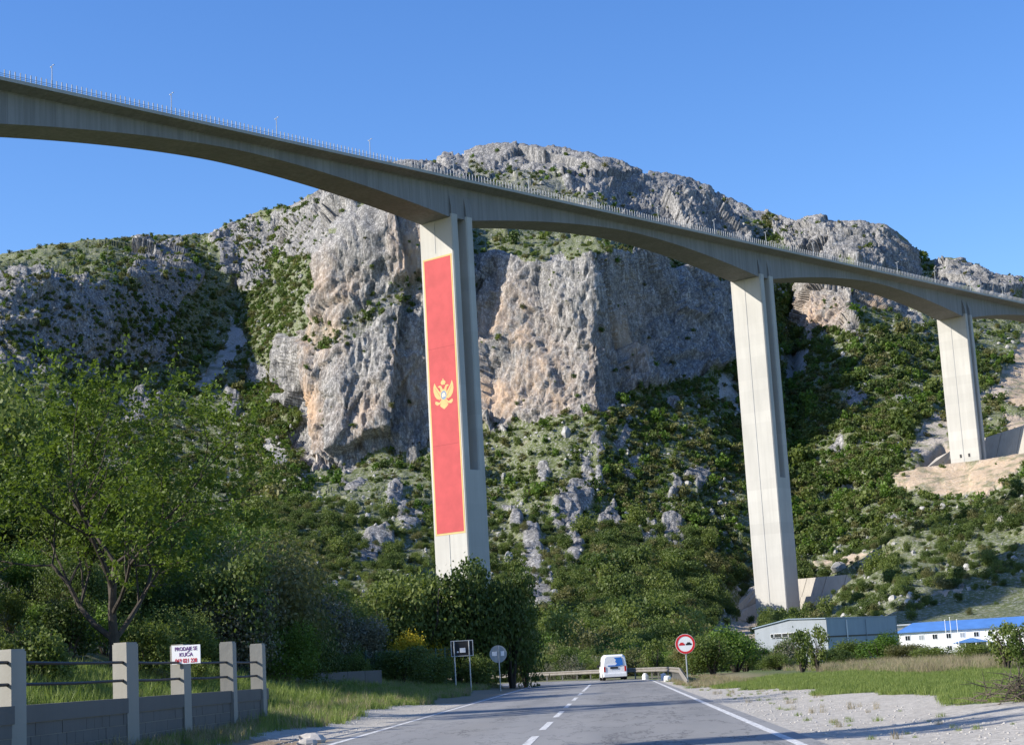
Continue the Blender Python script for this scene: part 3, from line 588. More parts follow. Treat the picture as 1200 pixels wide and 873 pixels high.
def side_z(s, px_y, px_x):                  # height on the near side of a pier seen at a pixel row
    q = np.array(bp(s, 7, 0)); y = at(px_x, px_y, q[1]); return y[2]
for i, p in enumerate(PIERS):
    s, W, L = p['s'], p['W'], p['L']; zb = p['base'] - (4 if i in (2,) else 1.5); zt = deck_z(s) - 10.4
    root = bpy.data.objects.new('pier', None); COL.objects.link(root); root.parent = vroot; root.location = Vector(bp(s, 0, p['base'])) - vroot.location
    base_w = Vector(bp(s, 0, p['base']))
    slot = {2: side_z(s, 550, 562), 3: side_z(s, 559, 922)}.get(i, zb if i == 4 else 60.)
    def shaft(z0, z1, s0, s1, jitter):
        k = MB(); w = W / 2 - jitter; c = .35
        ring = lambda z: [bp(s + a_ , t_, z) for a_, t_ in ((s0 + jitter, -w), (s0 + jitter, w - c), (s0 + jitter + c, w), (s1 - jitter, w), (s1 - jitter, -w))]
        k.loft([ring(z0), ring(z1)]); o = k.build('shaft_segment', M['concrete_pier'], root); o.location = -base_w; return o
    leg = L * .28; z = zb
    while z < zt - .5:
        z1 = min(z + 4.5, zt)
        if z < slot < z1: z1 = slot
        j = random.uniform(0, .03)
        if z1 <= slot + .01: shaft(z, z1, -L / 2, L / 2, j)
        else: shaft(z, z1, -L / 2, -L / 2 + leg, j); shaft(z, z1, L / 2 - leg, L / 2, j)
        z = z1
    # legs running up the webs and tapering into them
    for s0, s1 in ((-L / 2, -L / 2 + leg), (L / 2 - leg, L / 2)):
        k = MB()
        for zz0, zz1, w0, w1 in ((zt, zt + 2.6, W / 2 - .01, W / 2 - .12), (zt + 2.6, deck_z(s) - 2.2, W / 2 - .12, BH - .25)):
            k.loft([[bp(s + a_, t_, zz) for a_, t_ in ((s0 + .01, -w), (s0 + .01, w), (s1 - .01, w), (s1 - .01, -w))] for zz, w in ((zz0, w0), (zz1, w1))])
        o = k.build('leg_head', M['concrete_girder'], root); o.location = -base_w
    tt = -W / 2 + .46 * W; k = MB(); segs = [(zb, zt)] if i != 2 else [(zb, at(529, 626, bp(s, 0, 0)[1])[2] - .3), (at(515, 301, bp(s, 0, 0)[1])[2] + .3, zt)]
    for za, zc_ in segs: k = MB(); k.tube([bp(s - L / 2 - .05, tt, za), bp(s - L / 2 - .05, tt, zc_)], .08, 6); o = k.build('drain_pipe', M['galv'], root); o.location = -base_w
    for t_ in {3: (-1.4,), 4: (-2.2, 2.2)}.get(i, ()):
        k = MB(); q = bp(s - L / 2 - .05, t_, p['base'] + 4.2); k.box(q, (.9, .3, 1.6), -BPH); o = k.build('access_hatch', M['black'], root); o.location = -base_w
    if i == 2:                              # the painted flag on the lit face
        face = s - L / 2 - .035; zt_f, zb_f = at(515, 301, bp(face, 0, 0)[1])[2], at(529, 626, bp(face, 0, 0)[1])[2]
        ax = Vector((*T2, 0)); upv = Vector((0, 0, 1)); org = lambda off: Vector(bp(face - off, 0, 0))
        fr = bpy.data.objects.new('flag', None); COL.objects.link(fr); fr.parent = root; fr.location = Vector(bp(face, 0, zb_f)) - base_w; fr['label'] = 'tall red banner flag with gold border and gold double headed eagle'
        fo = Vector(bp(face, 0, zb_f)); x0, x1 = -W / 2 + .05 * W, -W / 2 + .945 * W; bw = .55
        def pl(nm, poly, off, mat, th=.012):
            k = MB(); k.plate(poly, Vector(bp(face - off, 0, 0)), ax, upv, th); o = k.build(nm, mat, fr); o.location = -fo; return o
        for nm, q in (('border', ((x0, zb_f), (x1, zb_f), (x1, zb_f + bw), (x0, zb_f + bw))), ('border', ((x0, zt_f - bw), (x1, zt_f - bw), (x1, zt_f), (x0, zt_f))), ('border', ((x0, zb_f + bw), (x0 + bw, zb_f + bw), (x0 + bw, zt_f - bw), (x0, zt_f - bw))), ('border', ((x1 - bw, zb_f + bw), (x1, zb_f + bw), (x1, zt_f - bw), (x1 - bw, zt_f - bw)))):
            pl(nm, q, .0, M['flag_gold'])
        cuts = [zb_f + bw, at(522, 521, bp(face, 0, 0)[1])[2], at(519, 407, bp(face, 0, 0)[1])[2], zt_f - bw]
        for a, b in zip(cuts[:-1], cuts[1:]): pl('field', ((x0 + bw, a + .05), (x1 - bw, a + .05), (x1 - bw, b - .05), (x0 + bw, b - .05)), .0, M['flag_red'])
        for a in cuts[1:3]: pl('seam', ((x0 + bw, a - .05), (x1 - bw, a - .05), (x1 - bw, a + .05), (x0 + bw, a + .05)), .0, M['flag_seam'], .008)
        ez = at(520, 463, bp(face, 0, 0)[1])[2]; ex = (x0 + x1) / 2; sx, sz_ = 9.0, 5.5
        def em(nm, poly, mat, off=.02, mirror=False):
            pl(nm, [(ex + q[0] * sx, ez + q[1] * sz_) for q in poly], off, mat)
            if mirror: pl(nm, [(ex - q[0] * sx, ez + q[1] * sz_) for q in poly][::-1], off, mat)
        wing = [(.10, -.12), (.20, -.24), (.34, -.14), (.43, .04), (.48, .3), (.475, .55), (.42, .80), (.34, .56), (.22, .30), (.11, .14)]
        em('eagle_wing', wing, M['flag_gold'], mirror=True)
        em('eagle_head', [(.02, .16), (.13, .16), (.15, .36), (.17, .46), (.27, .53), (.19, .60), (.10, .56), (.055, .42)], M['flag_gold'], mirror=True)
        em('eagle_claw', [(.09, -.20), (.22, -.40), (.30, -.34), (.40, -.28), (.43, -.42), (.34, -.54), (.20, -.50), (.06, -.32)], M['flag_gold'], mirror=True)
        em('eagle_tail', [(-.09, -.30), (-.20, -.58), (-.12, -.70), (0, -.82), (.12, -.70), (.20, -.58), (.09, -.30)], M['flag_gold'])
        em('eagle_crown', [(-.08, .62), (.08, .62), (.12, .76), (.07, .86), (.02, .88), (.02, .98), (-.02, .98), (-.02, .88), (-.07, .86), (-.12, .76)], M['flag_gold'])
        circ = lambda a, b, n=18: [(a * math.cos(6.2832 * q / n), b * math.sin(6.2832 * q / n)) for q in range(n)]
        em('eagle_body', circ(.17, .36), M['flag_gold'], .03); em('shield', circ(.135, .26), M['shield_blue'], .05); em('shield_lion', [(-.08, .02), (-.02, .16), (.05, .12), (.08, .02), (.09, -.10), (.02, -.06), (-.06, -.14)], M['shield_pale'], .07)
        pl('wing_line', [(ex + .16 * sx, ez - .05 * sz_), (ex + .18 * sx, ez - .05 * sz_), (ex + .40 * sx, ez + .5 * sz_), (ex + .39 * sx, ez + .5 * sz_)], .04, M['flag_red']); pl('wing_line', [(ex - .18 * sx, ez - .05 * sz_), (ex - .16 * sx, ez - .05 * sz_), (ex - .39 * sx, ez + .5 * sz_), (ex - .40 * sx, ez + .5 * sz_)], .04, M['flag_red'])

# lamp posts on the deck
ords = ['first', 'second', 'third', 'fourth', 'fifth', 'sixth', 'seventh', 'eighth', 'ninth', 'tenth', 'eleventh', 'twelfth', 'thirteenth', 'fourteenth', 'fifteenth', 'sixteenth']
lm = [MB().tube([(0, 0, 0), (0, 0, 6.4)], [.13, .09], 8).mesh('pole', M['lamp_grey']), MB().tube([(-.45, 0, 6.25), (.55, 0, 6.4)], .045, 5).mesh('arm', M['lamp_grey']), MB().box((.7, 0, 6.42), (.45, .28, .16)).mesh('lamp_head', M['lamp_grey']), MB().box((-.45, 0, 6.15), (.26, .25, .28)).mesh('camera_box', M['lamp_grey'])]
for i in range(16):
    s = (i - 4) * 38.; q = bp(s, HALF - .45, deck_z(s)); t = thing('lamp_post', q, f'slim grey lamp post on the viaduct parapet, {ords[i]} from the left', 'lamp post', 'lamp posts along the viaduct', -BPH)
    for m_ in lm: link(m_.name.split('.')[0], m_, t)

# concrete cut-slope walls behind the piers
def slab(name, quad, th, mat, parent):
    a, b, c, d_ = [Vector(q) for q in quad]; n = (b - a).cross(d_ - a).normalized(); k = MB(); k.add([a, b, c, d_] + [q - n * th for q in (a, b, c, d_)], [(0, 1, 2, 3), (7, 6, 5, 4), (0, 4, 5, 1), (1, 5, 6, 2), (2, 6, 7, 3), (3, 7, 4, 0)])
    return k.build(name, mat, parent, world=True)
def panels(name, quad, nx_, mat, parent, th=.6):
    a, b, c, d_ = [Vector(q) for q in quad]
    for i in range(nx_):
        u0, u1 = i / nx_ + .002, (i + 1) / nx_ - .002; slab(name, (a.lerp(b, u0), a.lerp(b, u1), d_.lerp(c, u1), d_.lerp(c, u0)), th, mat, parent)
r2 = thing('retaining_wall', bp(209, 0, 14.), 'two tier pale concrete retaining wall behind the middle pier above the grey shed', 'wall')
panels('lower_panel', (bp(209, -16, 12), bp(209, 30, 12), bp(213, 36, 23.5), bp(213, -18, 23.5)), 6, M['shotcrete'], r2)
panels('upper_panel', (bp(214.5, -19, 23), bp(214.5, 36, 23), bp(217, 38, 31), bp(217, -17, 31)), 6, M['shotcrete'], r2)
panels('wing_panel', (bp(181, -23, 13), bp(209, -16.2, 12), bp(213, -18.5, 23.5), bp(192, -25, 16)), 3, M['shotcrete'], r2)
panels('wing_panel', (bp(193, -25.2, 16), bp(214, -19.5, 23.6), bp(217, -17.5, 31), bp(212, -23, 29)), 2, M['shotcrete'], r2)
r3 = thing('retaining_wall', bp(394, 0, 87.5), 'pale concrete retaining wall beside the far right pier on its earth terrace', 'wall')
panels('wall_panel', (bp(395, -14, 86), bp(395, 50, 86), bp(401, 52, 110), bp(400, -10, 99)), 6, M['shotcrete'], r3)
panels('wing_panel', (bp(378, -21, 87), bp(395, -14.2, 86), bp(400, -10.2, 99), bp(388, -19, 93)), 2, M['shotcrete'], r3)

# ---------------------------------------------------------------- grey shed
sc = onground(972, 290, -.3); sc = Vector((sc[0], 290, -.3)); la = math.atan2(.78, .63); shed = thing('shed', sc, 'grey metal shed with low gable and strip of small windows below the middle pier', 'building', rz=la)
# local x along the long side (away to the right), local y along the gable (to the left)
LS, GW, EH, AH = 23., 14.4, 6.3, 7.15
MB().plate([(0, 0), (GW, 0), (GW, EH - .3), (GW * .5, AH), (0, AH - .28)][::-1], (0, 0, 0), (0, 1, 0), (0, 0, 1), .15).build('gable_wall', M['clad_light'], shed)
MB().plate([(0, 0), (GW, 0), (GW, EH - .3), (GW * .5, AH), (0, AH - .28)], (LS, 0, 0), (0, 1, 0), (0, 0, 1), .15).build('gable_wall', M['clad_light'], shed)
MB().box((LS / 2, .08, AH / 2 - .15), (LS - .3, .15, AH - .3)).build('side_wall', M['clad_side'], shed); MB().box((LS / 2, GW - .08, EH / 2), (LS - .3, .15, EH)).build('side_wall', M['clad_side'], shed)
for y0, y1, z0, z1 in ((-.05, GW * .5, AH - .27, AH + .01), (GW + .3, GW * .5, EH - .32, AH + .01)):
    k = MB(); k.add([(-.3, y0, z0), (LS + .3, y0, z0), (LS + .3, y1, z1), (-.3, y1, z1), (-.3, y0, z0 + .14), (LS + .3, y0, z0 + .14), (LS + .3, y1, z1 + .14), (-.3, y1, z1 + .14)], [(3, 2, 1, 0), (4, 5, 6, 7), (0, 1, 5, 4), (1, 2, 6, 5), (2, 3, 7, 6), (3, 0, 4, 7)]); k.build('roof', M['clad_side'], shed)
for i, (y0, w) in enumerate(((3.6, .45), (4.35, 1.35), (6.05, 1.35), (7.6, 1.05), (8.9, 1.3), (10.5, .5))):
    o = MB().box((-.2, y0 + w / 2, 4.6), (.12, w + .12, .72)).build('window', M['white_paint'], shed); MB().box((-.28, y0 + w / 2, 4.6), (.06, w, .6)).build('pane', M['glass_dark'], o)
MB().box((6.2, -.12, 3.3), (.16, .14, 6.6)).build('downpipe', M['cabin_white'], shed); MB().box((12.5, -.1, 3.3), (.08, .08, 6.6)).build('downpipe', M['clad_side'], shed)
MB().box((LS / 2, -.05, 3.9), (LS, .06, .25)).build('trim_band', M['black'], shed)
yl = thing('forklift', onground(981, 283, -.3), 'small yellow machine parked at the corner of the grey shed', 'machine')
MB().box((0, 0, .75), (1.2, 1.8, .8)).build('body', M['yellow'], yl); MB().box((0, .1, 1.75), (1.0, 1.2, .12)).build('roof', M['yellow'], yl)
for sx_ in (-1, 1):
    for sy_ in (-1, 1): MB().box((sx_ * .45, sy_ * .5, 1.4), (.08, .08, .7)).build('mast', M['black'], yl); MB().tube([(sx_ * .5, sy_ * .6, .35), (sx_ * .68, sy_ * .6, .35)], .35, 12).build('wheel', M['rubber'], yl)

# ---------------------------------------------------------------- white cabins with blue roof
cb = Vector(onground(1056, 402, -1.1)); ce = Vector(onground(1262, 388, -1.1)); cl = (ce - cb).length; ca = math.atan2(ce.y - cb.y, ce.x - cb.x)
cab = thing('site_office', cb, 'long white two storey site office with bright blue roof at the right edge', 'building', rz=ca)
CD, CH = 9., 5.7
MB().box((cl / 2, CD / 2, CH / 2), (cl, CD, CH)).build('wall', M['cabin_white'], cab)
k = MB(); k.add([(-.5, -.6, CH), (cl + .5, -.6, CH), (cl + .5, CD + .6, CH), (-.5, CD + .6, CH), (2.5, CD / 2, CH + 2.0), (cl - 2, CD / 2, CH + 2.0), (-.5, -.6, CH - .25), (cl + .5, -.6, CH - .25), (cl + .5, CD + .6, CH - .25), (-.5, CD + .6, CH - .25)], [(0, 1, 5, 4), (1, 2, 5), (2, 3, 4, 5), (3, 0, 4), (6, 7, 1, 0), (7, 8, 2, 1), (8, 9, 3, 2), (9, 6, 0, 3), (9, 8, 7, 6)]); k.build('roof', M['roof_blue'], cab)
for i in range(int(cl / 3.1)):
    x = 1.9 + i * 3.1
    for z in (1.5, 4.25):
        if z < 2 and 13 < x < 21: continue
        o = MB().box((x, -.03, z), (1.3, .1, 1.25)).build('window', M['white_paint'], cab); MB().box((x - .28, -.1, z), (.46, .04, 1.0)).build('pane', M['glass_dark'] if i % 3 != 1 else M['sign_back'], o); MB().box((x + .28, -.1, z), (.46, .04, 1.0)).build('pane', M['glass_dark'] if i % 3 != 1 else M['sign_back'], o)
xe = 16.6; k = MB(); k.add([(xe - 4, -4.2, 2.5), (xe + 4, -4.2, 2.5), (xe + 4, -.02, 2.5), (xe - 4, -.02, 2.5), (xe, -4.2, 3.5), (xe, -.02, 3.5)], [(0, 1, 4), (1, 2, 5, 4), (2, 3, 5), (3, 0, 4, 5), (3, 2, 1, 0)]); k.build('porch_roof', M['roof_blue'], cab)
for dx in (-3.6, -1.2, 1.2, 3.6): MB().box((xe + dx, -3.9, 1.25), (.22, .22, 2.5)).build('porch_post', M['white_paint'], cab)
MB().box((xe, -.06, 1.15), (3.4, .1, 2.3)).build('door', M['glass_dark'], cab)
for i, px in enumerate((1111, 1117, 1125)):
    t = thing('flagpole', onground(px, 386, -1.1), f'thin white flagpole before the blue roofed office, {("left", "middle", "right")[i]} of three', 'flagpole', 'flagpoles before the site office')
    MB().tube([(0, 0, 0), (0, 0, 7.6 + .5 * (i == 1))], [.09, .05], 6).build('pole', M['white_paint'], t); MB().tube([(0, 0, 7.6 + .5 * (i == 1)), (0, 0, 7.75 + .5 * (i == 1))], .12, 6).build('finial', M['white_paint'], t); MB().box((0, 0, .15), (.5, .5, .3)).build('footing', M['wall_post'], t)
hb = Vector(onground(1053, 428, -.8)); low = thing('store_building', hb, 'low cream flat roofed building behind the left end of the blue roofed office', 'building')
MB().box((5, 3, 3.6), (13, 6, 7.2)).build('wall', M['cream'], low); MB().box((5, 3, 7.35), (13.6, 6.6, .3)).build('roof', M['cabin_white'], low)
for i, (px, py) in enumerate(((964, 722), (968.5, 722))):
    q = at(px, py, 560); t = thing('marker_post', (q[0], q[1], q[2] - 1), f'small white marker post on the grassy slope above the shed, {("left", "right")[i]} of the pair', 'post', 'white marker posts')
    MB().box((0, 0, 2.2 + i * .4), (.8, .8, 4.4 + i * .8), taper=.8).build('shaft', M['white_paint'], t); MB().box((0, 0, .3), (1.4, 1.4, .6)).build('plinth', M['wall_post'], t)
q = at(774, 722, 600); t = thing('white_sign', (q[0], q[1], q[2] - 4.5), 'small white board in the trees left of the middle pier', 'sign')
MB().box((0, 0, 5.0), (2.2, .12, 2.4)).build('board', M['sign_white'], t); MB().box((.1, -.08, 4.9), (.7, .06, .8)).build('symbol', M['sign_black'], t)
for dx in (-.7, .7): MB().tube([(dx, .1, -1), (dx, .1, 5.5)], .07, 6).build('post', M['galv'], t)
# ---------------------------------------------------------------- block wall on the left
def gh(x, y): return float(ground_h(np.array([x]), np.array([y]))[0])
def colx(px, Y): return onground(px, Y, 0.5)[0]
WP = [(px, Y, colx(px, Y)) for px, Y in ((-140, 20.5), (12, 25.), (147, 30.6), (212, 34.6), (268, 38.3), (303, 40.9))]
wall = thing('boundary_wall', (WP[2][2], WP[2][1], 0), 'grey concrete block boundary wall with pale posts and two dark rails, lower left', 'wall')
TOPZ = 1.07; WB = Vector(wall.location)
bl = MB().box((0, 0, 0), (.392, .19, .192)).mesh('block', M['wall_block'])
pts = [Vector((p[2], p[1], 0)) for p in WP]; endp = pts[-1] + (pts[-1] - pts[-2]).normalized() * .55
for a, b in zip(pts, pts[1:] + [endp]):
    dv = b - a; ln = dv.length; ang = math.atan2(dv.y, dv.x); u = dv.normalized()
    k = MB(); c = (a + b) / 2; k.box((c.x, c.y, TOPZ - .13), (ln + .02, .24, .26), ang); k.build('coping', M['wall_block'], wall, world=True)
    for r in range(5):
        z = TOPZ - .26 - .105 - r * .2; n = max(1, round(ln / .4)); st = ln / n
        for i in range(n + (1 if r % 2 else 0)):
            s_ = (i + (.5 if r % 2 == 0 else 0)) * st
            if r % 2 and i in (0, n): s_ += (.25 if i == 0 else -.25) * st
            o = link('block', bl, wall); q = a + u * s_ + Vector((-u.y, u.x, 0)) * random.uniform(-.004, .008); o.location = q + Vector((0, 0, z)) - WB; o.rotation_euler = (0, 0, ang); o.scale = ((.5 if (r % 2 and i in (0, n)) else 1) * st / .4, 1, 1)
k = MB()
for a, b in zip(pts, pts[1:] + [endp]):
    dv = b - a; c = (a + b) / 2; k.box((c.x, c.y, .3), (dv.length, .165, 1.1), math.atan2(dv.y, dv.x))
k.build('mortar', M['wall_post'], wall, world=True)
hts = [1.9, 1.86, 2.02, 2.03, 2.12, 2.10]; wid = [.3, .3, .32, .3, .3, .3]; rots = [.5, .45, .42, .25, .06, .06]
for (px, Y, x), h, w, rr in zip(WP, hts, wid, rots):
    k = MB(); k.box((0, 0, (h - .3) / 2), (w, w, h + .3)); k.box((0, 0, h + .015), (w - .03, w - .03, .03)); o = k.build('post', M['wall_post'], wall); o.location = Vector((x + .02, Y, 0)) - WB; o.rotation_euler = (0, 0, -rr)
for z in (1.38, 1.70):
    for a, b in zip(pts[:-1], pts[1:]):
        k = MB(); k.tube([a + Vector((.02, 0, z)), (a + b) / 2 + Vector((.02, 0, z - .015)), b + Vector((.02, 0, z))], .028, 6); k.build('rail', M['black'], wall, world=True)
# for-sale board
sb = thing('sale_board', (WP[3][2] + .2, WP[3][1] - .25, 1.66), 'small white for sale board with purple and red lettering on the wall post', 'sign', rz=-.12)
MB().box((0, 0, .19), (.60, .02, .37)).build('panel', M['sign_white'], sb)
def text(body, parent, size, loc, mat, rot=(math.pi / 2, 0, 0), name='lettering', ext=.002, sx=1.0):
    cu = bpy.data.curves.new(name, 'FONT'); cu.body = body; cu.size = size; cu.align_x = 'CENTER'; cu.extrude = ext; cu.offset = .0012
    o = bpy.data.objects.new(name, cu); COL.objects.link(o); dg = bpy.context.evaluated_depsgraph_get(); me = bpy.data.meshes.new_from_object(o.evaluated_get(dg)); bpy.data.objects.remove(o)
    me.materials.clear(); me.materials.append(mat); r = link(name, me, parent); r.location = loc; r.rotation_euler = rot; r.scale = (sx, 1, 1); return r
text('PRODAJE SE', sb, .105, (0, -.014, .27), M['purple'], sx=.85); text('KUĆA', sb, .105, (0, -.014, .155), M['purple']); text('069 021 228', sb, .115, (0, -.014, .03), M['sign_red'], sx=.80)

# low concrete wall farther left
lw = thing('low_wall', (colx(385, 78), 78, 0), 'low grey concrete wall in the undergrowth beyond the block wall', 'wall')
a, b = Vector((colx(318, 74), 74, 0)), Vector((colx(446, 82), 82, 0)); n = 6
for i in range(n):
    p0, p1 = a.lerp(b, i / n), a.lerp(b, (i + 1) / n); c = (p0 + p1) / 2; k = MB(); k.box((c.x, c.y, .75), ((p1 - p0).length - .03, .22, 1.5), math.atan2(b.y - a.y, b.x - a.x)); k.build('slab', M['wall_block'], lw, world=True)
# green wire fence behind the hedge
fa, fb = Vector((colx(392, 88), 88, .6)), Vector((colx(534, 98), 98, .6)); fn = thing('wire_fence', fa, 'green wire mesh fence half hidden in the hedge left of the road signs', 'fence')
for i in range(13):
    q = fa.lerp(fb, i / 12); MB().tube([q, q + Vector((0, 0, 2.0))], .035, 6).build('post', M['fence_green'], fn, world=True)
k = MB()
for h in np.linspace(.2, 1.9, 9): k.tube([fa + Vector((0, 0, h)), fb + Vector((0, 0, h))], .007, 4)
for i in range(90): q = fa.lerp(fb, i / 89); k.tube([q + Vector((0, 0, .1)), q + Vector((0, 0, 1.95))], .006, 4)
tag(k.build('wire_mesh', M['fence_green'], fn, world=True), kind='stuff')

# ---------------------------------------------------------------- road signs
def ground_thing(name, px, Y, label, cat, group=None, rz=0): x = colx(px, Y); return thing(name, (x, Y, gh(x, Y)), label, cat, group, rz)
t = ground_thing('direction_board', 543.5, 92, 'rectangular road sign seen from behind on two grey posts', 'sign')
for dx in (-.42, .38): MB().tube([(dx, 0, -.3), (dx - .0, 0, 2.62)], .035, 8).build('post', M['galv'], t)
MB().box((0, .06, 2.24), (1.16, .03, .80)).build('panel', M['sign_black'], t)
k = MB(); k.box((0, .05, 2.64), (1.2, .06, .04)); k.box((0, .05, 1.84), (1.2, .06, .04)); k.box((-.58, .05, 2.24), (.04, .06, .76)); k.box((.58, .05, 2.24), (.04, .06, .76)); k.build('frame', M['galv'], t)
MB().box((.03, .035, 2.14), (.30, .012, .24)).build('sticker', M['sign_white'], t); MB().box((-.24, .035, 2.06), (.09, .012, .08)).build('sticker', M['sign_white'], t)
def disc(r, y, th, n=32, r2=None): 
    k = MB()
    if r2 is None: k.loft([[(r * math.cos(6.2832 * i / n), y_, r * math.sin(6.2832 * i / n)) for i in range(n)] for y_ in (y + th, y)])
    else:
        for i in range(n):
            a0, a1 = 6.2832 * i / n, 6.2832 * (i + 1) / n; P8 = [(q * math.cos(a_), yy, q * math.sin(a_)) for yy in (y, y + th) for a_ in (a0, a1) for q in (r2, r)]
            k.add(P8, [(0, 1, 3, 2), (4, 6, 7, 5), (1, 5, 7, 3), (0, 2, 6, 4)])
    return k
t = ground_thing('round_sign', 585.5, 96, 'round road sign seen from behind on a thin post left of the road', 'sign'); zc = 2.05
MB().tube([(.03, 0, -.3), (.03, 0, zc + .45)], .032, 8).build('post', M['galv'], t); o = disc(.48, .05, .02).build('disc', M['sign_back'], t, loc=(0, 0, zc)); MB().box((-.20, .03, .02), (.28, .012, .24)).build('sticker', M['sign_white'], o); MB().box((.24, .03, .02), (.20, .012, .26)).build('sticker', M['sign_white'], o)
t = ground_thing('no_overtaking_sign', 805.5, 86, 'round no overtaking sign with red ring, red and black cars, by the guard rail', 'sign'); zc = 1.98
MB().tube([(0, .05, -.3), (0, .05, zc + .3)], .032, 8).build('post', M['galv'], t); d0 = disc(.49, .0, .02).build('disc', M['sign_white'], t, loc=(0, 0, zc)); disc(.475, -.008, .006, r2=.375).build('ring', M['sign_red'], d0)
car = [(-.13, -.045), (.13, -.045), (.13, .02), (.085, .025), (.06, .075), (-.06, .075), (-.085, .025), (-.13, .02)]
for dx, m_ in ((-.165, 'sign_red'), (.165, 'sign_black')): MB().plate([(x * 1.1 + dx * 1.03, z * 1.15) for x, z in car], (0, -.004, -.01), (1, 0, 0), (0, 0, 1), .004).build('car_symbol', M[m_], d0)

# ---------------------------------------------------------------- guard rail
def off(Y, o): x = float(road_x(Y)); c, s_ = road_c(Y); return (x + o * float(c), Y + o * float(s_))
GO = HW + 1.05; ys = list(np.arange(84, 98, 2.)) + list(np.arange(98, 200, 2.5))
prof = [(0, -.155), (-.045, -.11), (-.045, -.07), (0, -.02), (0, .02), (-.045, .07), (-.045, .11), (0, .155), (.012, .155), (-.03, .11), (-.03, .07), (.015, .02), (.015, -.02), (-.03, -.07), (-.03, -.11), (.012, -.155)]
def rz_(Y): return .05 + .58 * min(1, max(0, (Y - 84) / 10))
gr = thing('guard_rail', (*off(98, GO), 0), 'pale steel guard rail sloping up from the ground along the outer bend', 'guard rail')
for i in range(0, len(ys) - 1, 2):
    seg = ys[i:i + 3]
    if len(seg) > 1: MB().loft([[(*off(Y, GO + p[0]), rz_(Y) + p[1]) for p in prof] for Y in seg]).build('beam', M['rail_rust'], gr, world=True)
pmesh = MB().box((0, 0, .0), (.10, .12, .95)).mesh('post', M['rail_rust'])
for Y in list(np.arange(87, 99, 1.6)) + list(np.arange(99, 200, 2.6)): o = link('post', pmesh, gr); o.location = Vector((*off(Y, GO + .09), rz_(Y) - .35)) - gr.location
for i, (Y, h, nm) in enumerate(((120, .40, 'farthest'), (110, .40, 'middle'), (104, .30, 'nearest'))):
    x, y = off(Y, GO - .35); g = random.Random(i); k = MB(); k.loft([[(w * .22 * math.cos(q * .785) * g.uniform(.8, 1.1), w * .2 * math.sin(q * .785) * g.uniform(.8, 1.1), z) for q in range(8)] for z, w in ((-.05, 1), (h * .5, 1.05), (h * .9, .8), (h, .4))])
    tag(k.build('kerb_stone', M['white_paint'], loc=(x, y, 0)), f'white painted kerb stone under the guard rail, {nm} of three', 'stone', 'white kerb stones')

# ---------------------------------------------------------------- van
van = thing('van', (onground(721.5, 125, 0)[0], 125, 0.0), 'small white panel van driving away with blue print on its rear window', 'van', rz=R_(5))
def sec(y, w, zb, zs, wt, zt): return [(-w, y, zb), (w, y, zb), (w + .02, y, (zb + zs) / 2), (w, y, zs), (wt + .05, y, zt - .14), (wt - .1, y, zt), (-wt + .1, y, zt), (-wt - .05, y, zt - .14), (-w, y, zs), (-w - .02, y, (zb + zs) / 2)]
MB().loft([sec(0, .80, .34, .95, .66, 1.70), sec(.10, .86, .24, 1.0, .72, 1.80), sec(.9, .87, .22, 1.02, .74, 1.83), sec(2.2, .87, .22, 1.02, .72, 1.81), sec(3.0, .86, .22, 1.02, .55, 1.25), sec(3.75, .82, .24, .95, .5, 1.0), sec(4.1, .70, .32, .72, .45, .80)]).build('body', M['van_white'], van)
MB().add([(-.60, -.012, 1.02), (.60, -.012, 1.02), (.60, .03, 1.06), (.55, .035, 1.60), (-.55, .035, 1.60)], [(0, 1, 3, 4)]).build('rear_window', M['van_white'], van)
MB().plate([(.02, 1.05), (.60, 1.04), (.57, 1.35), (.50, 1.62), (-.05, 1.60), (.10, 1.45), (.04, 1.30), (.16, 1.18)], (0, -.02, 0), (1, 0, 0), (0, 0, 1), .012).build('window_print', M['blue_print'], van)
MB().box((0, -.05, .36), (1.62, .12, .22)).build('bumper', M['van_white'], van); MB().box((0, -.03, .22), (1.5, .1, .12)).build('bumper_skirt', M['black'], van)
MB().box((-.06, -.02, .88), (.56, .03, .13)).build('number_plate', M['sign_black'], van); MB().box((-.05, -.015, 1.035), (.9, .02, .07)).build('lettering_band', M['blue_print'], van)
for s_ in (-1, 1):
    MB().box((s_ * .75, -.005, .80), (.13, .06, .36)).build('tail_light', M['red_lamp'], van); MB().box((s_ * .98, 2.75, 1.02), (.16, .1, .22)).build('mirror', M['black'], van)
    MB().box((s_ * .88, 2.35, 1.2), (.03, .7, .36)).build('side_window', M['glass_dark'], van)
    for y in (.75, 3.2):
        w = MB().tube([(s_ * .66, y, .30), (s_ * .88, y, .30)], .30, 18).build('wheel', M['rubber'], van); MB().tube([(s_ * .87, y, .30), (s_ * .89, y, .30)], .18, 12).build('rim', M['galv'], w)
MB().add([(-.56, 2.98, 1.27), (.56, 2.98, 1.27), (.66, 2.3, 1.74), (-.66, 2.3, 1.74)], [(0, 1, 2, 3)]).build('windscreen', M['glass_dark'], van)

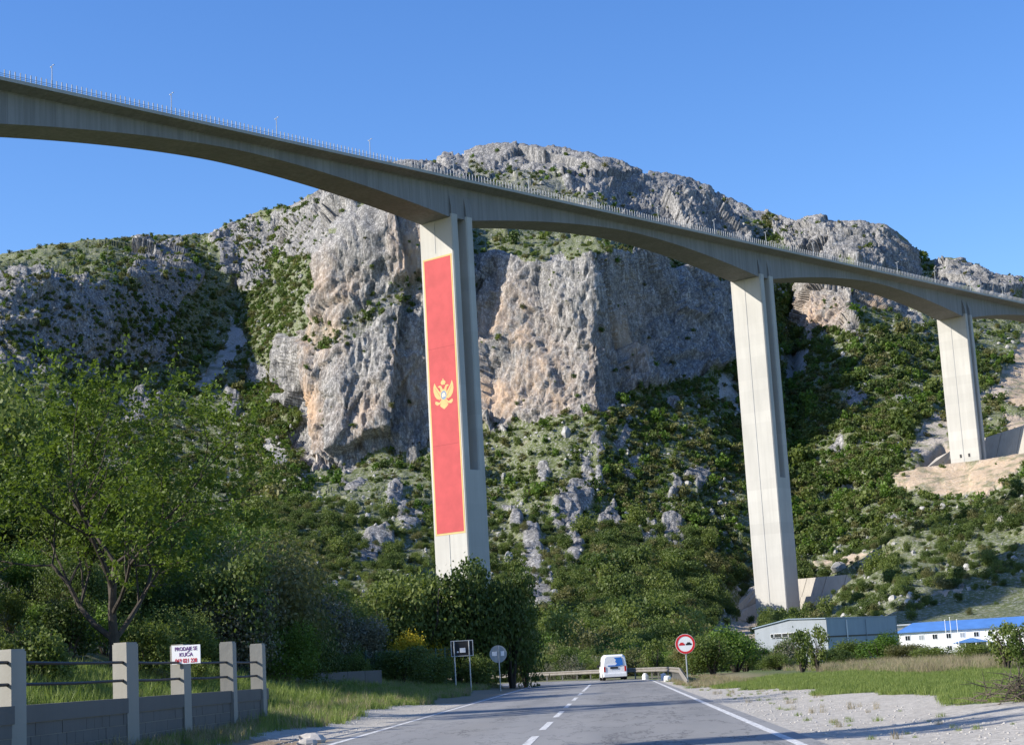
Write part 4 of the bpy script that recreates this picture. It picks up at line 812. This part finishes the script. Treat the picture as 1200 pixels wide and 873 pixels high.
# ---------------------------------------------------------------- big tree
def grow(seed, H, levels, spread, r0, leaf_n, leaf_s, first=.22, upright=.35, tl=.56, bl=1.1):
    g = random.Random(seed); wood = MB(); tips = []
    def br(p, d_, L, r, lv):
        n = 4 if lv else 5; pt = [p]; rr = [r]; q = p.copy(); dd_ = d_.copy(); kids = []
        for i in range(n):
            dd_ = (dd_ + Vector((g.gauss(0, .13), g.gauss(0, .13), g.gauss(.05 if lv else .02, .09)))).normalized(); q = q + dd_ * (L / n); pt.append(q.copy()); rr.append(r * (1 - (.45 if lv < levels else .7) * (i + 1) / n)); kids.append((q.copy(), dd_.copy(), rr[-1]))
        if r > .009: wood.tube(pt, rr, 7 if lv < 2 else (5 if lv < 3 else 3), cap=False)
        if lv >= levels - 1:
            for a, b in zip(pt[:-1], pt[1:]): tips.append((a, b))
        if lv < levels:
            nk = (7, 6, 5, 4, 3)[min(lv, 4)]
            for j in range(nk):
                t = first + (1 - first) * (j + g.random() * .7) / nk if lv == 0 else .25 + .75 * (j + g.random()) / nk; i = min(n - 1, int(t * n)); q0, d0_, r1 = kids[i]
                az = g.uniform(0, 6.28) if lv else (j * 2.4 + g.uniform(-.4, .4)); o = d0_.orthogonal().normalized(); o.rotate(Matrix.Rotation(az, 3, d0_)); sp = spread * g.uniform(.7, 1.25)
                nd = (d0_ * math.cos(sp) + o * math.sin(sp) + Vector((0, 0, upright * .3))).normalized(); br(q0, nd, L * g.uniform(.52, .72) * (bl if lv == 0 else 1), r1 * g.uniform(.5, .68), lv + 1)
    br(Vector((0, 0, -.3)), Vector((.04, 0, 1)).normalized(), H * tl, r0, 0)
    A = np.array([t[0] for t in tips]); B = np.array([t[1] for t in tips]); gg = np.random.default_rng(seed); k = gg.integers(0, len(A), leaf_n); u = gg.uniform(0, 1, (leaf_n, 1)); c = A[k] * (1 - u) + B[k] * u + gg.normal(size=(leaf_n, 3)) * leaf_s * .8
    nn = gg.normal(size=(leaf_n, 3)); nn[:, 2] = np.abs(nn[:, 2]) + .3
    return wood, quads(c, leaf_s * gg.uniform(.55, 1.35, leaf_n), nn, 1.7, gg)
def tree_thing(name, loc, label, seed, H, levels, spread, r0, ln, ls, leafm, barkm, **kw):
    t = thing(name, loc, label, 'tree'); w, (V, Fq) = grow(seed, H, levels, spread, r0, ln, ls, **kw); w.build('trunk', barkm, t); me = mesh_from('crown', V, Fq); me.materials.append(leafm); link('crown', me, t); return t
bx = colx(128, 47); tree_thing('broadleaf_tree', (bx, 47, gh(bx, 47) - .1), 'large spreading young-leaved tree with dark trunk behind the block wall', 14, 4.45, 4, .86, .17, 30000, .074, M['leaf_tree'], M['bark'], first=.2, tl=.80, bl=1.5)
# slender tree out of frame to the left, whose shadow crosses the road
tx = -14.5; tree_thing('broadleaf_tree', (tx, 22.4, gh(tx, 22.4)), 'slender leafy tree beside the wall just outside the left edge', 23, 8.0, 3, .20, .18, 8000, .14, M['leaf_mid'], M['bark'], upright=.8)

# ---------------------------------------------------------------- near shrubs
def proto(name, leaf, seed, n=3600, size=.034, **kw):
    V, Fq = leaf_cloud(n, size, seed, **kw); st = stems_mesh(name + '_st', M['twig'], seed, h=.75, n=9, r=.014); sv = np.array([v.co for v in st.vertices]); sf = [tuple(p.vertices) for p in st.polygons]
    return joined(name, [(V, Fq.tolist(), M[leaf]), (sv, sf, M['twig'])])
big_protos = [proto('shrub', m, 60 + i, 9000, .020, lobes=26, hz=.8, spread=.8) for i, m in enumerate(['leaf_mid', 'leaf_dark', 'leaf_olive', 'leaf_bright', 'leaf_grey', 'leaf_mid'])]
near_protos = [proto('shrub', 'leaf_mid', 50, lobes=16, hz=.7, spread=.75), proto('shrub', 'leaf_dark', 51, lobes=14, hz=.75, spread=.7), proto('shrub', 'leaf_olive', 52, 2800, lobes=15, hz=.65, spread=.8),
               proto('shrub', 'leaf_bright', 53, 3000, lobes=14, hz=.8, spread=.7), proto('shrub', 'leaf_grey', 54, 1500, .028, lobes=14, hz=.7, spread=.8), proto('shrub', 'leaf_mid', 55, lobes=20, hz=.85, spread=.8)]
# thicket on the left hillside
n = 5200; X = rng.uniform(-105, -9, n); Y = rng.uniform(24, 205, n); c, _ = road_c(Y); dl = (road_x(Y) - X) * c - HW; gz = ground_h(X, Y)
keep = (dl > np.where(Y < 105, 7.0, 5.5)) & (X / Y > -.50) & ((Y > 52) | (rng.uniform(0, 1, n) < .5)); X, Y, dl, gz = X[keep], Y[keep], dl[keep], gz[keep]
s_ = rng.lognormal(0, .33, len(X)) * np.clip(1.0 + dl * .16, 1.2, 3.4) * np.where(Y < 62, .5, 1.) * np.where((Y > 98) & (Y < 135) & (dl < 16), .6, 1.) * np.where((Y > 70) & (Y < 100) & (dl < 9), .6, 1)
kk = rng.choice(6, len(X), p=[.26, .20, .17, .15, .10, .12]); sel = rng.permutation(len(X))[:2300]
scatter('hillside_thicket', np.stack([X, Y, gz - .08 * s_], -1)[sel], np.stack([s_, s_, s_ * rng.uniform(.8, 1.2, len(s_))], -1)[sel], np.where(s_[sel] > 2.2, kk[sel] + 6, kk[sel]), near_protos + big_protos, 'dense tangled thicket of shrubs covering the dark left hillside')
# scrub on the valley floor between the bend and the mountain
n = 2600; Y = rng.uniform(150, 445, n); X = rng.uniform(-.24, .10, n) * Y; c, _ = road_c(Y); dR = -((road_x(Y) - X) * c) - HW
keep = (dR > 6) & ~((X > 20) & (Y < 330)); X, Y = X[keep], Y[keep]; s_ = rng.lognormal(0, .35, len(X)) * np.clip(1.2 + (Y - 150) * .012, 1.2, 4.6)
scatter('valley_scrub', np.stack([X, Y, ground_h(X, Y) - .1 * s_], -1), np.stack([s_, s_, s_ * rng.uniform(.8, 1.3, len(s_))], -1), rng.choice(6, len(X), p=[.3, .15, .25, .1, .12, .08]), near_protos, 'low green scrub on the valley floor beyond the guard rail')
crown_meshes = {m: leaf_mesh('crown', M[m], 8000, .027, 70 + i, lobes=24, rad=.5, hz=.72, z0=.16, spread=.72) for i, m in enumerate(['leaf_mid', 'leaf_dark', 'leaf_olive', 'leaf_bright', 'leaf_grey', 'flower'])}
sparse_mesh = leaf_mesh('crown', M['leaf_mid'], 1700, .042, 88, lobes=9, rad=.45, hz=.75, z0=.12, spread=.7, core=.1)
stem_mesh = stems_mesh('trunk', M['bark'], 5, .8, 8, .028)
def shrub(name, px, Y, w, h, leaf, label, cat='shrub', group=None, X=None, sparse=False):
    x = colx(px, Y) if X is None else X; t = thing(name, (x, Y, gh(x, Y) - .03), label, cat, group, rz=random.uniform(0, 6.28))
    for nm, me in (('crown', sparse_mesh if sparse else crown_meshes[leaf]), ('trunk', stem_mesh)): o = link(nm, me, t); o.scale = (w, w, h)
    return t
shrub('roadside_tree', 600, 108, 4.0, 7.3, 'leaf_dark', 'tall dark green tree at the inner bend right of the round sign', 'tree')
shrub('roadside_tree', 568, 107, 4.2, 7.0, 'leaf_mid', 'rounded mid green tree directly behind the round sign', 'tree')
shrub('roadside_tree', 616, 110, 2.6, 4.8, 'leaf_dark', 'shorter dark tree overhanging the road edge at the bend', 'tree')
shrub('roadside_tree', 536, 106, 5.0, 7.6, 'leaf_dark', 'dark tree rising just below the foot of the flag pier', 'tree')
shrub('roadside_tree', 496, 104, 5.2, 6.6, 'leaf_mid', 'green tree to the left of the flag pier foot', 'tree')
shrub('roadside_tree', 450, 102, 4.8, 5.2, 'leaf_mid', 'broad green tree on the bank above the yellow broom', 'tree')
shrub('broom_bush', 478, 100, 2.4, 2.6, 'flower', 'yellow flowering broom bush, left one of three above the wire fence')
shrub('broom_bush', 515, 104, 2.2, 2.6, 'flower', 'yellow flowering broom bush nearest the rectangular sign')
shrub('broom_bush', 497, 103, 1.5, 2.0, 'flower', 'small yellow broom bush between two larger broom bushes')
shrub('grey_bush', 372, 86, 3.6, 3.4, 'leaf_grey', 'grey twiggy bush above the low concrete wall')
shrub('grey_bush', 420, 92, 3.4, 2.8, 'leaf_grey', 'pale twiggy bush left of the wire fence')
shrub('roadside_bush', 268, 64, 3.6, 4.2, 'leaf_dark', 'dense dark bush just right of the large tree trunk')
shrub('roadside_bush', 322, 70, 3.4, 3.4, 'leaf_mid', 'green bush behind the end post of the block wall')
shrub('roadside_bush', 470, 90, 3.2, 2.0, 'leaf_dark', 'low dark bush in front of the wire fence')
shrub('roadside_bush', 508, 95, 3.0, 1.9, 'leaf_mid', 'low green bush left of the rectangular sign posts')
shrub('roadside_bush', 560, 102, 2.6, 2.0, 'leaf_mid', 'low leafy bush between the two signs on the left verge')
for i, (px, Y, w, h, m_, lab) in enumerate([(835, 108, 3.2, 2.6, 'leaf_mid', 'bush right behind the no overtaking sign'), (862, 116, 3.8, 3.0, 'leaf_bright', 'bright green bush midway between the round sign and the shed'), (874, 124, 2.8, 2.1, 'leaf_mid', 'bush in front of the left corner of the shed'), (812, 122, 3.0, 2.2, 'leaf_olive', 'olive bush behind the post of the no overtaking sign'), (912, 112, 2.4, 1.1, 'leaf_mid', 'low bush before the gable of the shed'),
      (1002, 132, 4.0, 2.0, 'leaf_mid', 'rounded bush before the dark side of the shed'), (1032, 128, 3.6, 2.2, 'leaf_bright', 'bright bush covering the right end of the shed'), (1062, 120, 3.2, 1.3, 'leaf_olive', 'olive bush before the left end of the white office'), (1096, 112, 3.0, 1.0, 'leaf_mid', 'low bush below the flagpoles'), (1150, 96, 2.6, 1.1, 'leaf_mid', 'low bush right of the office porch'), (978, 118, 2.6, 1.2, 'leaf_dark', 'low dark bush beside the yellow machine')]):
    shrub('meadow_bush', px, Y, w, h, m_, lab)
shrub('sapling', 940, 88, 1.6, 2.2, 'leaf_mid', 'thin sapling with sparse leaves before the shed gable, left one', 'tree', sparse=True)
shrub('sapling', 958, 90, 1.5, 2.4, 'leaf_mid', 'thin sapling with sparse leaves before the shed corner, right one', 'tree', sparse=True)
shrub('sapling', 1180, 62, 1.5, 1.7, 'leaf_bright', 'leafy young tree at the right edge in front of the office', 'tree', sparse=True)
shrub('sapling', 1206, 58, 1.5, 1.7, 'leaf_bright', 'young tree cut by the right picture edge', 'tree', sparse=True)
shrub('sapling', 768, 150, 2.4, 3.2, 'leaf_mid', 'slight young tree beyond the guard rail right of the van', 'tree', sparse=True)
# brushwood pile at the right edge
g = random.Random(9); k = MB(); bpx = colx(1196, 30.5)
for i in range(170):
    a = g.uniform(0, 6.28); r = abs(g.gauss(0, .38)); p = Vector((r * math.cos(a) * 1.3, r * math.sin(a), g.uniform(0, .35) * (1.4 - min(r, 1)))); d_ = Vector((g.gauss(0, 1), g.gauss(0, 1), g.gauss(.25, .45))).normalized() * g.uniform(.25, .6)
    k.tube([p, p + d_ * .5 + Vector((0, 0, g.uniform(-.03, .05))), p + d_], [g.uniform(.006, .014), .006, .003], 4)
t = thing('brushwood_pile', (bpx, 30.5, gh(bpx, 30.5)), 'pile of cut bare twigs on the verge at the right edge', 'brushwood'); k.build('twigs', M['twig'], t)
tag(t, kind=None)
# ---------------------------------------------------------------- grass
def tuft(name, mat, n, h, seed, w=.008, spread=.14):
    g = np.random.default_rng(seed); V = []; Fq = []
    for i in range(n):
        a = g.uniform(0, 6.28); r = spread * math.sqrt(g.uniform()); b = np.array([r * math.cos(a), r * math.sin(a), -.02]); L = h * g.uniform(.5, 1.1); ln = np.array([g.normal() * .3, g.normal() * .3, 1.]); ln /= np.linalg.norm(ln); sd_ = np.array([math.cos(a + 1.5), math.sin(a + 1.5), 0]) * w * g.uniform(.6, 1.4); o = len(V)
        V += [b - sd_, b + sd_, b + ln * L * .6 + sd_ * .7, b + ln * L * .6 - sd_ * .7, b + ln * L + np.array([g.normal() * .12 * L, g.normal() * .12 * L, -.05 * L])]; Fq += [(o, o + 1, o + 2, o + 3), (o + 3, o + 2, o + 4)]
    me = mesh_from(name, V, Fq); me.materials.append(mat); return me
tufts = [tuft('grass_tuft', M['grass'], 44, .20, 1, .006, .18), tuft('grass_tuft', M['grass'], 40, .27, 2, .006, .18), tuft('grass_tuft', M['grass_dry'], 36, .32, 3, .005, .18), tuft('grass_tuft', M['grass_dry'], 34, .5, 4, .005, .24), tuft('grass_tuft', M['grass'], 34, .4, 5, .006, .24)]
PT, SC, KI = [], [], []
def sow(n, f, kinds, s0, s1):
    for _ in range(1):
        Y = rng.uniform(0, 1, n); U = rng.uniform(0, 1, n); X, Yw, ok = f(U, Y); m = ok; q = np.stack([X, Yw, ground_h(X, Yw)], -1)[m]; PT.append(q); sc_ = rng.uniform(s0, s1, len(q)); SC.append(np.stack([sc_] * 3, -1)); KI.append(rng.choice(kinds, len(q)))
def right_band(d0, d1, y0, y1, edge=1.0):
    def f(U, V):
        Y = y0 + (y1 - y0) * V ** 1.3; dr = d0 + (d1 - d0) * U; c, s2 = road_c(Y); X = road_x(Y) + (HW + dr) * c; nz_ = noise3(np.stack([X * .35, Y * .2, X * 0], -1)) * 1.1; return X, Y, dr + nz_ > (np.clip(4.7 - .055 * (Y - 25), 1.2, 5.0) if edge == 1.0 else d0 + edge)
    return f
def left_band(d0, d1, y0, y1):
    def f(U, V):
        Y = y0 + (y1 - y0) * V; dl = d0 + (d1 - d0) * U; c, s2 = road_c(Y); X = road_x(Y) - (HW + dl) * c; nz_ = noise3(np.stack([X * .35, Y * .2, X * 0], -1)) * 1.1; return X, Y, (dl + nz_ > 2.0) & ~((np.abs(X + 8.8) < .35) & (Y < 42))
    return f
sow(13000, right_band(1.2, 11, 18, 80), [0, 0, 0, 0, 1], .5, 1.05); sow(2600, right_band(8, 22, 62, 110), [2, 3, 3, 3, 4, 1], .6, 1.2); sow(1800, right_band(12, 34, 66, 130), [3, 4, 1, 3], .8, 1.4); sow(700, right_band(.6, 3.5, 74, 110, .1), [2, 2, 0], .5, 1.); sow(110, right_band(.8, 3.2, 24, 70, .1), [0, 0, 2], .25, .6)
sow(5200, left_band(1.6, 6.5, 38, 110), [0, 0, 1, 1, 2, 4], .7, 1.5); sow(1500, left_band(.7, 2.4, 70, 125), [2, 2, 2, 3], .4, .9); sow(900, left_band(1.2, 4.4, 18, 40), [0, 1, 2], .5, 1.1); sow(3000, left_band(4.2, 9, 24, 60), [1, 1, 4, 0], .9, 1.9)
scatter('roadside_grass', np.concatenate(PT), np.concatenate(SC), np.concatenate(KI), tufts, 'tufts of green and dry grass along both road verges')
# pebbles on the gravel shoulders
k = MB(); g = random.Random(4)
for i in range(1500):
    if i % 4: Y = 17 + 60 * g.random() ** 1.6; dr = g.uniform(.4, 3.1); c, s2 = road_c(Y); x = float(road_x(Y) + (HW + dr) * c)
    else: Y = g.uniform(30, 66); dr = g.uniform(.4, 2.3); x = float(road_x(Y) - HW - dr)
    r = g.uniform(.008, .03); z = gh(x, Y) if i < 1500 else 0
    k.loft([[(x + r * w * math.cos(q * 1.2566 + i) * g.uniform(.7, 1.2), Y + r * w * math.sin(q * 1.2566 + i) * g.uniform(.7, 1.2), z + h * r) for q in range(5)] for h, w in ((-.3, .9), (.3, 1.), (.7, .5))])
tag(k.build('gravel', M['stone']), 'loose pebbles on the gravel shoulders', kind='stuff')
for i, (px, Y, s_, lab) in enumerate(((293, 33.5, .3, 'pale rubble stone in the grass by the wall end, larger one'), (285, 32.5, .2, 'pale rubble stone in the grass by the wall end, smaller one'))):
    x = colx(px, Y) + 1.2; g = random.Random(i + 3); k = MB(); k.loft([[(s_ * w * math.cos(q * .785) * g.uniform(.7, 1.1), s_ * w * .7 * math.sin(q * .785) * g.uniform(.7, 1.1), s_ * h) for q in range(8)] for h, w in ((-.2, .9), (.2, 1.), (.5, .8), (.65, .35))]); tag(k.build('rubble_stone', M['stone'], loc=(x, Y, gh(x, Y))), lab, 'stone')
